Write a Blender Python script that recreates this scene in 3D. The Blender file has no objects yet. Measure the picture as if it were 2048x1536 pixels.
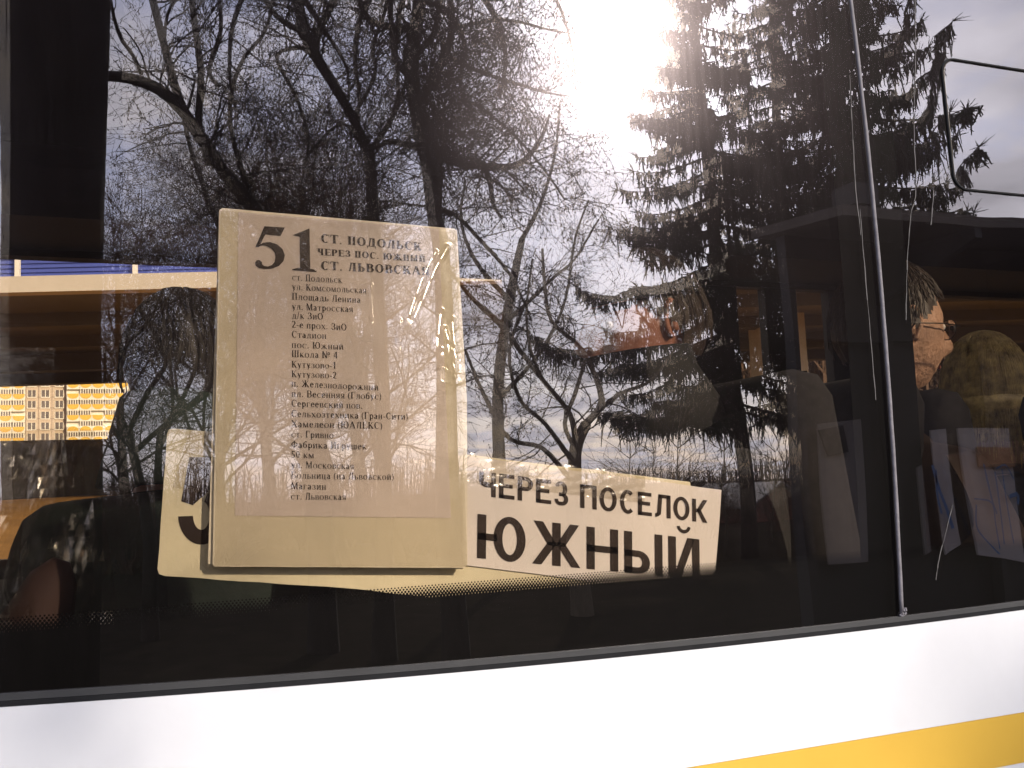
import bpy, math, random
import numpy as np
from mathutils import Vector, Matrix
R = math.radians
SC = bpy.context.scene
COL = SC.collection

# ------------------------------------------------------------------ camera
EYE = Vector((0.0, -1.0, 1.65))
YAW, PITCH, ROLL, FPX = R(21.8), R(6.0), R(2.4), 1990.0
fwd = Vector((math.sin(YAW) * math.cos(PITCH), math.cos(YAW) * math.cos(PITCH), math.sin(PITCH)))
rt0 = Vector((math.cos(YAW), -math.sin(YAW), 0))
up0 = rt0.cross(fwd)
CR = (rt0 * math.cos(ROLL) - up0 * math.sin(ROLL)).normalized()
CU = (up0 * math.cos(ROLL) + rt0 * math.sin(ROLL)).normalized()
cd = bpy.data.cameras.new('camera')
cam = bpy.data.objects.new('camera', cd)
COL.objects.link(cam)
cam.matrix_world = Matrix(((CR.x, CU.x, -fwd.x, EYE.x), (CR.y, CU.y, -fwd.y, EYE.y), (CR.z, CU.z, -fwd.z, EYE.z), (0, 0, 0, 1)))
cd.sensor_width = 36
cd.lens = FPX / 2048 * 36
cd.clip_start = 0.02
cd.clip_end = 3000
SC.camera = cam


def ray(px, py):
    return (fwd * FPX + CR * (px - 1024) - CU * (py - 768)).normalized()


def G(px, py, Y):
    """the point of the plane y = Y that lies on the line of sight through a pixel"""
    d = ray(px, py)
    return EYE + d * ((Y - EYE.y) / d.y)


def M(px, py, Y):
    """the same for things in front of the window and seen mirrored in it"""
    p = G(px, py, Y)
    return Vector((p.x, -p.y, p.z))


# ------------------------------------------------------------------ light
sd = ray(1240, 92)
SUN = Vector((sd.x, -sd.y, sd.z)).normalized()      # towards the sun, behind the photographer
elev = math.asin(SUN.z)
rot = math.atan2(SUN.x, SUN.y)
sl = bpy.data.lights.new('sun', 'SUN')
sl.energy = 4.0
sl.angle = R(0.6)
sl.color = (1.0, 0.92, 0.81)
so = bpy.data.objects.new('sun', sl)
COL.objects.link(so)
so.rotation_euler = (-SUN).to_track_quat('-Z', 'Y').to_euler()

SC.view_settings.view_transform = 'Standard'
SC.view_settings.look = 'None'
SC.view_settings.gamma = 1
SC.view_settings.exposure = 0.6
SC.view_settings.use_curve_mapping = False
SC.cycles.use_denoising = True
SC.cycles.denoiser = 'OPENIMAGEDENOISE'
SC.cycles.max_bounces = 8
SC.cycles.glossy_bounces = 4
SC.cycles.diffuse_bounces = 3
SC.cycles.transparent_max_bounces = 24
SC.cycles.transmission_bounces = 4
SC.cycles.caustics_reflective = False
SC.cycles.caustics_refractive = False
SC.cycles.sample_clamp_indirect = 8
SC.cycles.use_adaptive_sampling = False

world = bpy.data.worlds.new('World')
SC.world = world
world.use_nodes = True
nt = world.node_tree
nt.nodes.clear()


def wn(t, **k):
    n = nt.nodes.new(t)
    for a, b in k.items():
        setattr(n, a, b)
    return n


def mth(tree, op, a, b=None, c=None):
    n = tree.nodes.new('ShaderNodeMath')
    n.operation = op
    for i, v in enumerate((a, b, c)):
        if v is None:
            continue
        if isinstance(v, (int, float)):
            n.inputs[i].default_value = v
        else:
            tree.links.new(v, n.inputs[i])
    return n.outputs[0]


out = wn('ShaderNodeOutputWorld')
bg = wn('ShaderNodeBackground')
sky = wn('ShaderNodeTexSky', sky_type='NISHITA', sun_disc=False, sun_elevation=elev, sun_rotation=rot)
sky.air_density = 1.2
sky.dust_density = 2.0
tc = wn('ShaderNodeTexCoord')
sep = wn('ShaderNodeSeparateXYZ')
nt.links.new(tc.outputs['Generated'], sep.inputs[0])
zz = mth(nt, 'MAXIMUM', mth(nt, 'ADD', sep.outputs[2], 0.10), 0.03)
cx = mth(nt, 'DIVIDE', sep.outputs[0], zz)
cy = mth(nt, 'DIVIDE', sep.outputs[1], zz)
cmb = wn('ShaderNodeCombineXYZ')
nt.links.new(cx, cmb.inputs[0])
nt.links.new(cy, cmb.inputs[1])
nz = wn('ShaderNodeTexNoise')
nz.inputs['Scale'].default_value = 1.7
nz.inputs['Detail'].default_value = 9
nz.inputs['Roughness'].default_value = 0.55
nz.inputs['Distortion'].default_value = 0.4
nt.links.new(cmb.outputs[0], nz.inputs['Vector'])
mask = wn('ShaderNodeMapRange')
mask.inputs[1].default_value = 0.41
mask.inputs[2].default_value = 0.57
nt.links.new(nz.outputs[0], mask.inputs[0])
dt = wn('ShaderNodeVectorMath', operation='DOT_PRODUCT')
nt.links.new(tc.outputs['Generated'], dt.inputs[0])
dt.inputs[1].default_value = SUN
dp = mth(nt, 'MAXIMUM', dt.outputs['Value'], 0.0)
g1 = mth(nt, 'MULTIPLY', mth(nt, 'POWER', dp, 6.0), 3.2)
g2 = mth(nt, 'MULTIPLY', mth(nt, 'POWER', dp, 60.0), 26.0)
g3 = mth(nt, 'MULTIPLY', mth(nt, 'POWER', dp, 500.0), 110.0)
gl = mth(nt, 'ADD', mth(nt, 'ADD', g1, g2), mth(nt, 'ADD', g3, 9.4))
nz2 = wn('ShaderNodeTexNoise')
nz2.inputs['Scale'].default_value = 2.2
nz2.inputs['Detail'].default_value = 6
nt.links.new(cmb.outputs[0], nz2.inputs['Vector'])
shade = wn('ShaderNodeMapRange')
shade.inputs[1].default_value = 0.3
shade.inputs[2].default_value = 0.7
shade.inputs[3].default_value = 0.66
shade.inputs[4].default_value = 1.28
nt.links.new(nz2.outputs[0], shade.inputs[0])
gl = mth(nt, 'MULTIPLY', gl, shade.outputs[0])
cc = wn('ShaderNodeVectorMath', operation='SCALE')
cc.inputs[0].default_value = (.93, 0.91, 1.0)
nt.links.new(gl, cc.inputs['Scale'])
skyb = wn('ShaderNodeVectorMath', operation='MULTIPLY_ADD')
nt.links.new(sky.outputs[0], skyb.inputs[0])
skyb.inputs[1].default_value = (.40, .48, .70)
skyb.inputs[2].default_value = (3.6, 3.7, 5.2)
mx = wn('ShaderNodeMix', data_type='RGBA')
nt.links.new(mask.outputs[0], mx.inputs['Factor'])
nt.links.new(skyb.outputs[0], mx.inputs['A'])
nt.links.new(cc.outputs[0], mx.inputs['B'])
bg.inputs[1].default_value = 0.145
nt.links.new(mx.outputs['Result'], bg.inputs[0])
nt.links.new(bg.outputs[0], out.inputs[0])


# ------------------------------------------------------------------ materials
def mat(name, col, rough=0.6, metal=0.0, noise=0.0, nscale=8.0, bump=0.0, bscale=40.0, stretch=None, spec=0.5, col2=None):
    m = bpy.data.materials.new(name)
    m.use_nodes = True
    t = m.node_tree
    b = t.nodes['Principled BSDF']
    b.inputs['Base Color'].default_value = (*col, 1)
    b.inputs['Roughness'].default_value = rough
    b.inputs['Metallic'].default_value = metal
    b.inputs['Specular IOR Level'].default_value = spec
    tcn = t.nodes.new('ShaderNodeTexCoord')
    src = tcn.outputs['Object']
    if stretch:
        mp = t.nodes.new('ShaderNodeMapping')
        mp.inputs['Scale'].default_value = stretch
        t.links.new(src, mp.inputs[0])
        src = mp.outputs[0]
    if noise > 0:
        n = t.nodes.new('ShaderNodeTexNoise')
        n.inputs['Scale'].default_value = nscale
        n.inputs['Detail'].default_value = 7
        n.inputs['Roughness'].default_value = 0.65
        t.links.new(src, n.inputs['Vector'])
        r = t.nodes.new('ShaderNodeMapRange')
        r.inputs[1].default_value = 0.3
        r.inputs[2].default_value = 0.7
        t.links.new(n.outputs[0], r.inputs[0])
        x = t.nodes.new('ShaderNodeMix')
        x.data_type = 'RGBA'
        a = col2 if col2 else tuple(c * (1 - noise) for c in col)
        x.inputs['A'].default_value = (*a, 1)
        x.inputs['B'].default_value = (*[min(1, c * (1 + noise * .5)) for c in col], 1)
        t.links.new(r.outputs[0], x.inputs['Factor'])
        t.links.new(x.outputs['Result'], b.inputs['Base Color'])
    if bump > 0:
        n = t.nodes.new('ShaderNodeTexNoise')
        n.inputs['Scale'].default_value = bscale
        n.inputs['Detail'].default_value = 5
        t.links.new(src, n.inputs['Vector'])
        bp = t.nodes.new('ShaderNodeBump')
        bp.inputs['Strength'].default_value = bump
        bp.inputs['Distance'].default_value = 0.01
        t.links.new(n.outputs[0], bp.inputs['Height'])
        t.links.new(bp.outputs[0], b.inputs['Normal'])
    return m


def glass_mat(name, tint, refl, gloss_col, haze1=0.0, haze2=0.0, dust=0.0, wav=0.0, wscale=3.0):
    """coated window glass: mirror share + tinted straight-through share + a film of road dirt + tinted lobes for sun glow"""
    m = bpy.data.materials.new(name)
    m.use_nodes = True
    t = m.node_tree
    t.nodes.clear()
    L = t.links.new
    o = t.nodes.new('ShaderNodeOutputMaterial')
    tcn = t.nodes.new('ShaderNodeTexCoord')
    nrm = None
    if wav > 0:
        n = t.nodes.new('ShaderNodeTexNoise')
        n.inputs['Scale'].default_value = wscale
        n.inputs['Detail'].default_value = 1
        mp = t.nodes.new('ShaderNodeMapping')
        mp.inputs['Scale'].default_value = (1.6, 1, 0.8)
        L(tcn.outputs['Object'], mp.inputs[0])
        L(mp.outputs[0], n.inputs['Vector'])
        bp = t.nodes.new('ShaderNodeBump')
        bp.inputs['Strength'].default_value = 1.0
        bp.inputs['Distance'].default_value = wav
        L(n.outputs[0], bp.inputs['Height'])
        nrm = bp.outputs[0]
    tr = t.nodes.new('ShaderNodeBsdfTransparent')
    tr.inputs[0].default_value = (*tint, 1)

    def gl_(rough, c):
        g = t.nodes.new('ShaderNodeBsdfGlossy')
        g.inputs['Color'].default_value = (*c, 1)
        g.inputs['Roughness'].default_value = rough
        if nrm:
            L(nrm, g.inputs['Normal'])
        return g
    g0 = gl_(0.0, gloss_col)
    lay = t.nodes.new('ShaderNodeLayerWeight')
    lay.inputs['Blend'].default_value = 0.25
    f = mth(t, 'MULTIPLY_ADD', lay.outputs['Fresnel'], 0.9, refl - 0.02)
    f = mth(t, 'MINIMUM', f, 1.0)
    ms = t.nodes.new('ShaderNodeMixShader')
    L(f, ms.inputs[0])
    L(tr.outputs[0], ms.inputs[1])
    L(g0.outputs[0], ms.inputs[2])
    last = ms.outputs[0]
    if haze1 > 0 or dust > 0:
        # dirt pattern: soft blotches and vertical run marks
        mp2 = t.nodes.new('ShaderNodeMapping')
        mp2.inputs['Scale'].default_value = (60, 1, 1.2)
        L(tcn.outputs['Object'], mp2.inputs[0])
        n1 = t.nodes.new('ShaderNodeTexNoise')
        n1.inputs['Scale'].default_value = 3.0
        n1.inputs['Detail'].default_value = 4
        L(mp2.outputs[0], n1.inputs['Vector'])
        r1 = t.nodes.new('ShaderNodeMapRange')
        r1.inputs[1].default_value = 0.45
        r1.inputs[2].default_value = 0.8
        L(n1.outputs[0], r1.inputs[0])
        n2 = t.nodes.new('ShaderNodeTexNoise')
        n2.inputs['Scale'].default_value = 5.0
        n2.inputs['Detail'].default_value = 8
        L(tcn.outputs['Object'], n2.inputs['Vector'])
        r2 = t.nodes.new('ShaderNodeMapRange')
        r2.inputs[1].default_value = 0.35
        r2.inputs[2].default_value = 0.75
        L(n2.outputs[0], r2.inputs[0])
        n3 = t.nodes.new('ShaderNodeTexVoronoi')
        n3.inputs['Scale'].default_value = 55.0
        L(tcn.outputs['Object'], n3.inputs['Vector'])
        r3 = t.nodes.new('ShaderNodeMapRange')
        r3.inputs[1].default_value = 0.16
        r3.inputs[2].default_value = 0.05
        L(n3.outputs['Distance'], r3.inputs[0])
        pat = mth(t, 'ADD', mth(t, 'MULTIPLY_ADD', r1.outputs[0], 0.5, 0.8), r2.outputs[0])
        patd = mth(t, 'MULTIPLY_ADD', r3.outputs[0], 1.6, pat)
        for rough, w, cc_ in ((0.19, haze1, (1.0, .86, .90)), (0.38, haze2, (1.0, .78, .88))):  # rough pink-tinted lobes added to spread a glow around the sun
            if w <= 0:
                continue
            gh = gl_(rough, cc_)
            mm = t.nodes.new('ShaderNodeMixShader')
            L(mth(t, 'MULTIPLY', pat, w), mm.inputs[0])
            L(last, mm.inputs[1])
            L(gh.outputs[0], mm.inputs[2])
            last = mm.outputs[0]
        if dust > 0:
            df = t.nodes.new('ShaderNodeBsdfDiffuse')
            df.inputs[0].default_value = (.45, .38, .30, 1)
            mm = t.nodes.new('ShaderNodeMixShader')
            L(mth(t, 'MULTIPLY', patd, dust), mm.inputs[0])
            L(last, mm.inputs[1])
            L(df.outputs[0], mm.inputs[2])
            last = mm.outputs[0]
    L(last, o.inputs[0])
    return m


MT = dict(
    glass=glass_mat('tinted_glass', (.93, .905, .87), 0.17, (1, .97, .98), 0.0036, 0.0010, 0.0006, 0.0011, 2.6),
    glass_in=glass_mat('inner_glass', (.95, .90, .83), 0.045, (1, .90, .74), wav=0.0018, wscale=2.0),
    glass_far=glass_mat('far_glass', (.90, .84, .72), 0.05, (1, 1, 1)),
    white=mat('white_bus_paint', (.60, .60, .61), 0.22, noise=.06, nscale=3.5),
    yellow=mat('yellow_bus_paint', (.54, .33, .045), 0.4, noise=.05, nscale=5),
    rubber=mat('dark_rubber', (.012, .012, .013), 0.8, noise=.3, nscale=30, spec=.15),
    sealant=mat('grey_sealant', (.17, .16, .17), 0.8, noise=.25, nscale=60, bump=.15, bscale=90, spec=.2),
    gasket=mat('grey_rubber_gasket', (.024, .024, .025), 0.7, noise=.2, nscale=30),
    frit=mat('black_frit', (.006, .006, .006), 0.9, spec=0.0),
    black=mat('black_trim', (.008, .008, .008), 0.7, spec=.2),
    inner=mat('dark_interior_panel', (.030, .026, .024), 0.8, noise=.3, nscale=3),
    ceil=mat('dark_ceiling_lining', (.022, .020, .018), 0.9, noise=.2, nscale=4),
    seat=mat('dark_seat_fabric', (.022, .020, .022), 0.95, noise=.4, nscale=60),
    seatbrown=mat('brown_seat_fabric', (.035, .022, .018), 0.95, noise=.4, nscale=40),
    cream=mat('cream_headrest_cloth', (.55, .45, .34), 0.9, noise=.1, nscale=20),
    chrome=mat('chrome_rail', (.7, .62, .5), 0.15, metal=1),
    card=mat('yellowed_card', (.80, .73, .52), 0.7, noise=.12, nscale=7, bump=.15, bscale=60),
    cardback=mat('cream_card', (.86, .79, .64), 0.6, noise=.08, nscale=6, bump=.2, bscale=20),
    paper=mat('white_paper', (.86, .80, .77), 0.8, noise=.05, nscale=5),
    page=mat('lavender_white_page', (.88, .79, .79), 0.75, noise=.04, nscale=4, bump=.1, bscale=12),
    ink=mat('printer_ink', (.035, .025, .022), 0.7, noise=.5, nscale=150, spec=.2),
    ink2=mat('brown_black_ink', (.028, .018, .015), 0.6, noise=.3, nscale=40, spec=.2),
    bark=mat('dark_bark', (.036, .028, .023), 0.95, noise=.45, nscale=10, bump=.8, bscale=30, stretch=(1, 1, .25), spec=.1),
    barkl=mat('pale_bark', (.13, .105, .075), 0.95, noise=.4, nscale=10, bump=.5, bscale=30, stretch=(1, 1, .3), spec=.1),
    twig=mat('twig_bark', (.028, .021, .018), 0.9, spec=.1),
    twigb=mat('brown_twig_bark', (.085, .055, .038), 0.9, spec=.1),
    needle=mat('spruce_needles', (.016, .024, .012), 0.85, noise=.5, nscale=1.5, spec=.1),
    ground=mat('dark_wet_earth', (.022, .017, .014), 1.0, noise=.5, nscale=3, spec=0.0, col2=(.014, .013, .009)),
    dirt=mat('sandy_earth', (.30, .165, .055), 1.0, noise=.45, nscale=1.2, bump=1, bscale=5, spec=.1),
    fence=mat('dark_fence_boards', (.030, .022, .016), 0.9, noise=.4, nscale=2),
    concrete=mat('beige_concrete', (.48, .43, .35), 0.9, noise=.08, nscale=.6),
    soffit=mat('shaded_soffit_concrete', (.10, .085, .066), 0.9, noise=.25, nscale=.4),  # shade under the deck put into a darker concrete colour
    blue=mat('blue_sheet_metal', (.055, .085, .36), 0.5, noise=.1, nscale=.4),
    wpost=mat('pale_metal_post', (.72, .68, .60), 0.6),
    bwall=mat('grey_beige_wall_panel', (.52, .43, .32), 0.9, noise=.08, nscale=.2),
    bjoint=mat('wall_joint', (.20, .15, .12), 0.9),
    bwhite=mat('white_balcony_slab', (.70, .67, .56), 0.7),
    byellow=mat('ochre_balcony_front', (.62, .40, .06), 0.7, noise=.08, nscale=.3),
    bwin=mat('dark_window_pane', (.12, .10, .09), 0.3, noise=.5, nscale=.45),
    skin=mat('skin', (.42, .25, .165), 0.6, noise=.3, nscale=35, bump=.5, bscale=120),
    skinr=mat('ruddy_skin', (.30, .13, .085), 0.5, noise=.1, nscale=25),
    lips=mat('lips', (.33, .09, .06), 0.5),
    eye=mat('eye_white', (.6, .55, .5), 0.2),
    iris=mat('dark_iris', (.03, .02, .015), 0.2),
    hairb=mat('brown_hair', (.030, .018, .012), 0.55, noise=.5, nscale=60),
    hairk=mat('black_hair', (.010, .008, .008), 0.6, noise=.4, nscale=60),
    hairy=mat('blonde_hair', (.75, .58, .24), 0.4, noise=.5, nscale=40, col2=(.14, .09, .03)),
    coat=mat('dark_green_coat', (.010, .020, .016), 0.8, noise=.4, nscale=20, bump=.5, bscale=25),
    coatb=mat('black_coat', (.010, .010, .011), 0.85, noise=.3, nscale=20),
    coatr=mat('brown_coat', (.045, .025, .016), 0.85, noise=.3, nscale=20),
    cap=mat('black_wool_cap', (.010, .009, .010), 0.9, noise=.3, nscale=60),
    wire=mat('thin_metal_rim', (.05, .045, .04), 0.3, metal=1),
    kiosk=mat('weathered_grey_kiosk_panel', (.19, .17, .16), 0.8, noise=.2, nscale=2),
    kdark=mat('dark_kiosk_metal', (.018, .016, .015), 0.6, noise=.2, nscale=3),
    kbrown=mat('brown_kiosk_roof', (.085, .07, .055), 0.8, noise=.25, nscale=5),
    poster=mat('dirty_white_poster', (.46, .42, .41), 0.8, noise=.12, nscale=3),
    bluep=mat('blue_spray_paint', (.09, .20, .42), 0.8),
    orange=mat('brown_orange_sheet', (.30, .16, .08), 0.8),
    brick=mat('red_brick_gable', (.22, .085, .060), 0.9, noise=.25, nscale=6),
    shedroof=mat('grey_shed_roof', (.22, .20, .19), 0.8, noise=.2, nscale=6),
)


def film_mat():
    m = bpy.data.materials.new('clear_plastic_film')
    m.use_nodes = True
    t = m.node_tree
    t.nodes.clear()
    L = t.links.new
    o = t.nodes.new('ShaderNodeOutputMaterial')
    tr = t.nodes.new('ShaderNodeBsdfTransparent')
    tr.inputs[0].default_value = (.95, .93, .88, 1)
    g = t.nodes.new('ShaderNodeBsdfGlossy')
    g.inputs['Roughness'].default_value = 0.165
    tcn = t.nodes.new('ShaderNodeTexCoord')
    n = t.nodes.new('ShaderNodeTexNoise')
    n.inputs['Scale'].default_value = 60
    n.inputs['Detail'].default_value = 4
    L(tcn.outputs['Object'], n.inputs['Vector'])
    bp = t.nodes.new('ShaderNodeBump')
    bp.inputs['Strength'].default_value = .22
    bp.inputs['Distance'].default_value = 0.002
    L(n.outputs[0], bp.inputs['Height'])
    L(bp.outputs[0], g.inputs['Normal'])
    s = t.nodes.new('ShaderNodeMixShader')
    s.inputs[0].default_value = 0.14
    L(tr.outputs[0], s.inputs[1])
    L(g.outputs[0], s.inputs[2])
    L(s.outputs[0], o.inputs[0])
    return m


MT['film'] = film_mat()
MT['lens'] = glass_mat('spectacle_glass', (.8, .75, .7), 0.08, (1, 1, 1))


# ------------------------------------------------------------------ mesh helpers
class MB:
    def __init__(s):
        s.v, s.q, s.t, s.n = [], [], [], 0

    def add(s, V, Q=(), T=()):
        V = np.asarray(V, float).reshape(-1, 3)
        if len(Q):
            s.q.append(np.asarray(Q, int).reshape(-1, 4) + s.n)
        if len(T):
            s.t.append(np.asarray(T, int).reshape(-1, 3) + s.n)
        s.v.append(V)
        s.n += len(V)
        return s

    def box(s, a, b):
        (x0, y0, z0), (x1, y1, z1) = a, b
        x0, x1 = min(x0, x1), max(x0, x1)
        y0, y1 = min(y0, y1), max(y0, y1)
        z0, z1 = min(z0, z1), max(z0, z1)
        V = [(x0, y0, z0), (x1, y0, z0), (x1, y1, z0), (x0, y1, z0), (x0, y0, z1), (x1, y0, z1), (x1, y1, z1), (x0, y1, z1)]
        return s.add(V, [(0, 3, 2, 1), (4, 5, 6, 7), (0, 1, 5, 4), (1, 2, 6, 5), (2, 3, 7, 6), (3, 0, 4, 7)])

    def prism(s, poly, y0, y1):
        """(x,z) polygon extruded along y, front face fanned (convex)"""
        n = len(poly)
        V = [(x, y0, z) for x, z in poly] + [(x, y1, z) for x, z in poly]
        T = [(0, i, i + 1) for i in range(1, n - 1)] + [(n, n + i + 1, n + i) for i in range(1, n - 1)]
        Q = [(i, i + n, (i + 1) % n + n, (i + 1) % n) for i in range(n)]
        return s.add(V, Q, T)

    def tube(s, P, rad, n=8, closed=False, cap=True):
        P = [Vector(p) for p in P]
        if isinstance(rad, (int, float)):
            rad = [rad] * len(P)
        V, Q, T = [], [], []
        m = len(P)
        ref = None
        for i in range(m):
            a = P[(i - 1) % m] if (closed or i > 0) else P[i]
            b = P[(i + 1) % m] if (closed or i < m - 1) else P[i]
            d = (b - a).normalized()
            if ref is None:
                ref = d.orthogonal().normalized()
            u = (ref - d * ref.dot(d)).normalized()
            ref = u
            w = d.cross(u)
            for k in range(n):
                t_ = 2 * math.pi * k / n
                V.append(P[i] + (u * math.cos(t_) + w * math.sin(t_)) * rad[i])
        for i in range(m if closed else m - 1):
            j = (i + 1) % m
            for k in range(n):
                l = (k + 1) % n
                Q.append((i * n + k, i * n + l, j * n + l, j * n + k))
        if cap and not closed:
            V += [P[0], P[-1]]
            for k in range(n):
                T.append((m * n, (k + 1) % n, k))
                T.append((m * n + 1, (m - 1) * n + k, (m - 1) * n + (k + 1) % n))
        return s.add([tuple(v) for v in V], Q, T)

    def segs(s, A):
        """A: rows x0 y0 z0 x1 y1 z1 r0 r1 -> three-sided sticks"""
        A = np.asarray(A, float)
        if not len(A):
            return s
        p0, p1, r0, r1 = A[:, :3], A[:, 3:6], A[:, 6:7], A[:, 7:8]
        d = p1 - p0
        d /= np.maximum(np.linalg.norm(d, axis=1, keepdims=True), 1e-9)
        ref = np.where(np.abs(d[:, 2:3]) > .8, np.array([[1., 0, 0]]), np.array([[0, 0, 1.]]))
        u = np.cross(d, ref)
        u /= np.linalg.norm(u, axis=1, keepdims=True)
        w = np.cross(d, u)
        V = np.zeros((len(A), 6, 3))
        for k in range(3):
            c, s_ = math.cos(2 * math.pi * k / 3), math.sin(2 * math.pi * k / 3)
            V[:, k] = p0 + (u * c + w * s_) * r0
            V[:, 3 + k] = p1 + (u * c + w * s_) * r1
        base = (np.arange(len(A)) * 6)[:, None]
        Q = np.concatenate([base + np.array([[0, 1, 4, 3]]), base + np.array([[1, 2, 5, 4]]), base + np.array([[2, 0, 3, 5]])])
        return s.add(V.reshape(-1, 3), Q)

    def blades(s, A):
        """flat tapered leaves with random roll"""
        A = np.asarray(A, float)
        p0, p1, r0, r1 = A[:, :3], A[:, 3:6], A[:, 6:7], A[:, 7:8]
        d = p1 - p0
        w = np.cross(d, np.random.RandomState(1).normal(size=d.shape))
        w /= np.maximum(np.linalg.norm(w, axis=1, keepdims=True), 1e-9)
        V = np.stack([p0 - w * r0, p0 + w * r0, p1 + w * r1, p1 - w * r1], 1).reshape(-1, 3)
        return s.add(V, (np.arange(len(A)) * 4)[:, None] + np.array([[0, 1, 2, 3]]))

    def mesh(s, name, material, smooth=False):
        V = np.concatenate(s.v)
        Q = np.concatenate(s.q) if s.q else np.zeros((0, 4), int)
        T = np.concatenate(s.t) if s.t else np.zeros((0, 3), int)
        me = bpy.data.meshes.new(name)
        me.vertices.add(len(V))
        me.vertices.foreach_set('co', V.ravel())
        li = np.concatenate([Q.ravel(), T.ravel()])
        me.loops.add(len(li))
        me.loops.foreach_set('vertex_index', li)
        me.polygons.add(len(Q) + len(T))
        st = np.concatenate([np.arange(len(Q)) * 4, len(Q) * 4 + np.arange(len(T)) * 3])
        me.polygons.foreach_set('loop_start', st)
        me.polygons.foreach_set('use_smooth', np.full(len(Q) + len(T), bool(smooth)))
        me.update(calc_edges=True)
        me.validate()
        me.materials.append(material)
        return me

    def build(s, name, material, parent=None, smooth=False, origin=None):
        if origin is not None:
            o = np.array(origin, float)
            s.v = [v - o for v in s.v]
        ob = link(name, s.mesh(name, material, smooth), parent)
        if origin is not None:
            ob.location = origin
        return ob


def link(name, data, parent=None):
    o = bpy.data.objects.new(name, data)
    COL.objects.link(o)
    if parent:
        o.parent = parent
    return o


def tag(o, label=None, cat=None, group=None, kind=None):
    for k, v in (('label', label), ('category', cat), ('group', group), ('kind', kind)):
        if v:
            o[k] = v
    return o


def thing(name, label, cat, loc=(0, 0, 0), group=None):
    o = link(name, None)
    o.location = loc
    o.empty_display_size = .2
    return tag(o, label, cat, group)


def copy_tree(o, parent=None):
    c = o.copy()
    COL.objects.link(c)
    c.parent = parent
    for ch in [x for x in COL.objects if x.parent == o]:
        copy_tree(ch, c)
    return c


def xz(px, py, Y):
    p = G(px, py, Y)
    return (p.x, p.z)


# ------------------------------------------------------------------ ground
gm = MB()
gx = np.concatenate([[-900, -300, -120], np.linspace(-60, 90, 60), [140, 300, 900]])
gy = np.concatenate([[-900, -300, -120, -70], np.linspace(-45, -.5, 30), [3.2, 9, 12, 16, 22, 30, 36, 40, 41, 46, 60, 110, 400, 900]])
rg = random.Random(3)
V = []
for y in gy:
    for x in gx:
        z = 0.0
        if y > 9:
            z = min(1.0, (y - 9) / 31.0) * 2.05
        if abs(y) < 100 and abs(x) < 100:
            z += rg.uniform(-.03, .03) if y < 9 else rg.uniform(-.06, .06)
        V.append((x, y, z))
nx = len(gx)
Q = [(j * nx + i, j * nx + i + 1, (j + 1) * nx + i + 1, (j + 1) * nx + i) for j in range(len(gy) - 1) for i in range(nx - 1)]
near = [q for q in Q if V[q[0]][1] < 9]
far = [q for q in Q if V[q[0]][1] >= 9]
g = MB().add(V, near).build('ground', MT['ground'])
tag(g, kind='structure')
g = MB().add(V, far).build('embankment_ground', MT['dirt'])
tag(g, kind='structure')

# ------------------------------------------------------------------ far side: bridge, flats, fence
YB = 30.0
bridge = thing('road_bridge', 'beige road bridge with blue corrugated barrier and underside coloured brown for its shade, seen through the bus', 'bridge', (0, YB, 0))
bx0, bx1 = -60, 90
zt, zb = G(100, 551, YB).z, G(100, 583, YB).z
ztop = zt + 1.25


def bpart(name, m, a, b):
    a = (a[0], a[1] - YB, a[2])
    b = (b[0], b[1] - YB, b[2])
    return MB().box(a, b).build(name, MT[m], bridge)


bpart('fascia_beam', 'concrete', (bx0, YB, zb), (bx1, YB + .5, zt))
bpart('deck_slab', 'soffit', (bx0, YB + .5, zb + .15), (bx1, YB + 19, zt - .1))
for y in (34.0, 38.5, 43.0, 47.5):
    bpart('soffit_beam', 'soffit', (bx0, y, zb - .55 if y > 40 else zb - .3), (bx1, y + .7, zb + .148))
bl = MB()
n = 200
for i in range(n):      # corrugated sheet, ribs lying along the bridge
    pass
zz0 = zt + .002
for k in range(9):
    z0 = zz0 + k * .135
    bl.box((bx0, .16, z0), (bx1, .20, z0 + .075))
    bl.box((bx0, .20, z0 + .075), (bx1, .23, z0 + .135))
bl.build('corrugated_barrier', MT['blue'], bridge)
x = bx0
k = 0
x0p = G(28, 520, YB).x
while x0p - k * 3.3 > bx0:
    k += 1
x = x0p - (k - 1) * 3.3
while x < bx1:
    bpart('barrier_post', 'wpost', (x - .06, YB + .02, zt + .001), (x + .06, YB + .155, ztop))
    x += 3.3
bpart('top_rail', 'wpost', (bx0, YB + .03, zt + .62), (bx1, YB + .13, zt + .70))
for x in (-50, -22, 22, 52, 80):
    bpart('pier', 'concrete', (x, YB + 8, -.2), (x + 1.6, YB + 10, zb + .146))

_a = R(-17)
_xc = G(100, 551, YB).x
bridge.rotation_euler.z = _a
bridge.location = (_xc - _xc * math.cos(_a), YB - _xc * math.sin(_a), 0)

# apartment block
YA = 255.0
flats = thing('apartment_building', 'long panel apartment block with ochre scalloped balconies and grey-beige window wall', 'building', (0, YA, 0))


def pxs(px):
    return G(px, 815, YA).x


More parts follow.
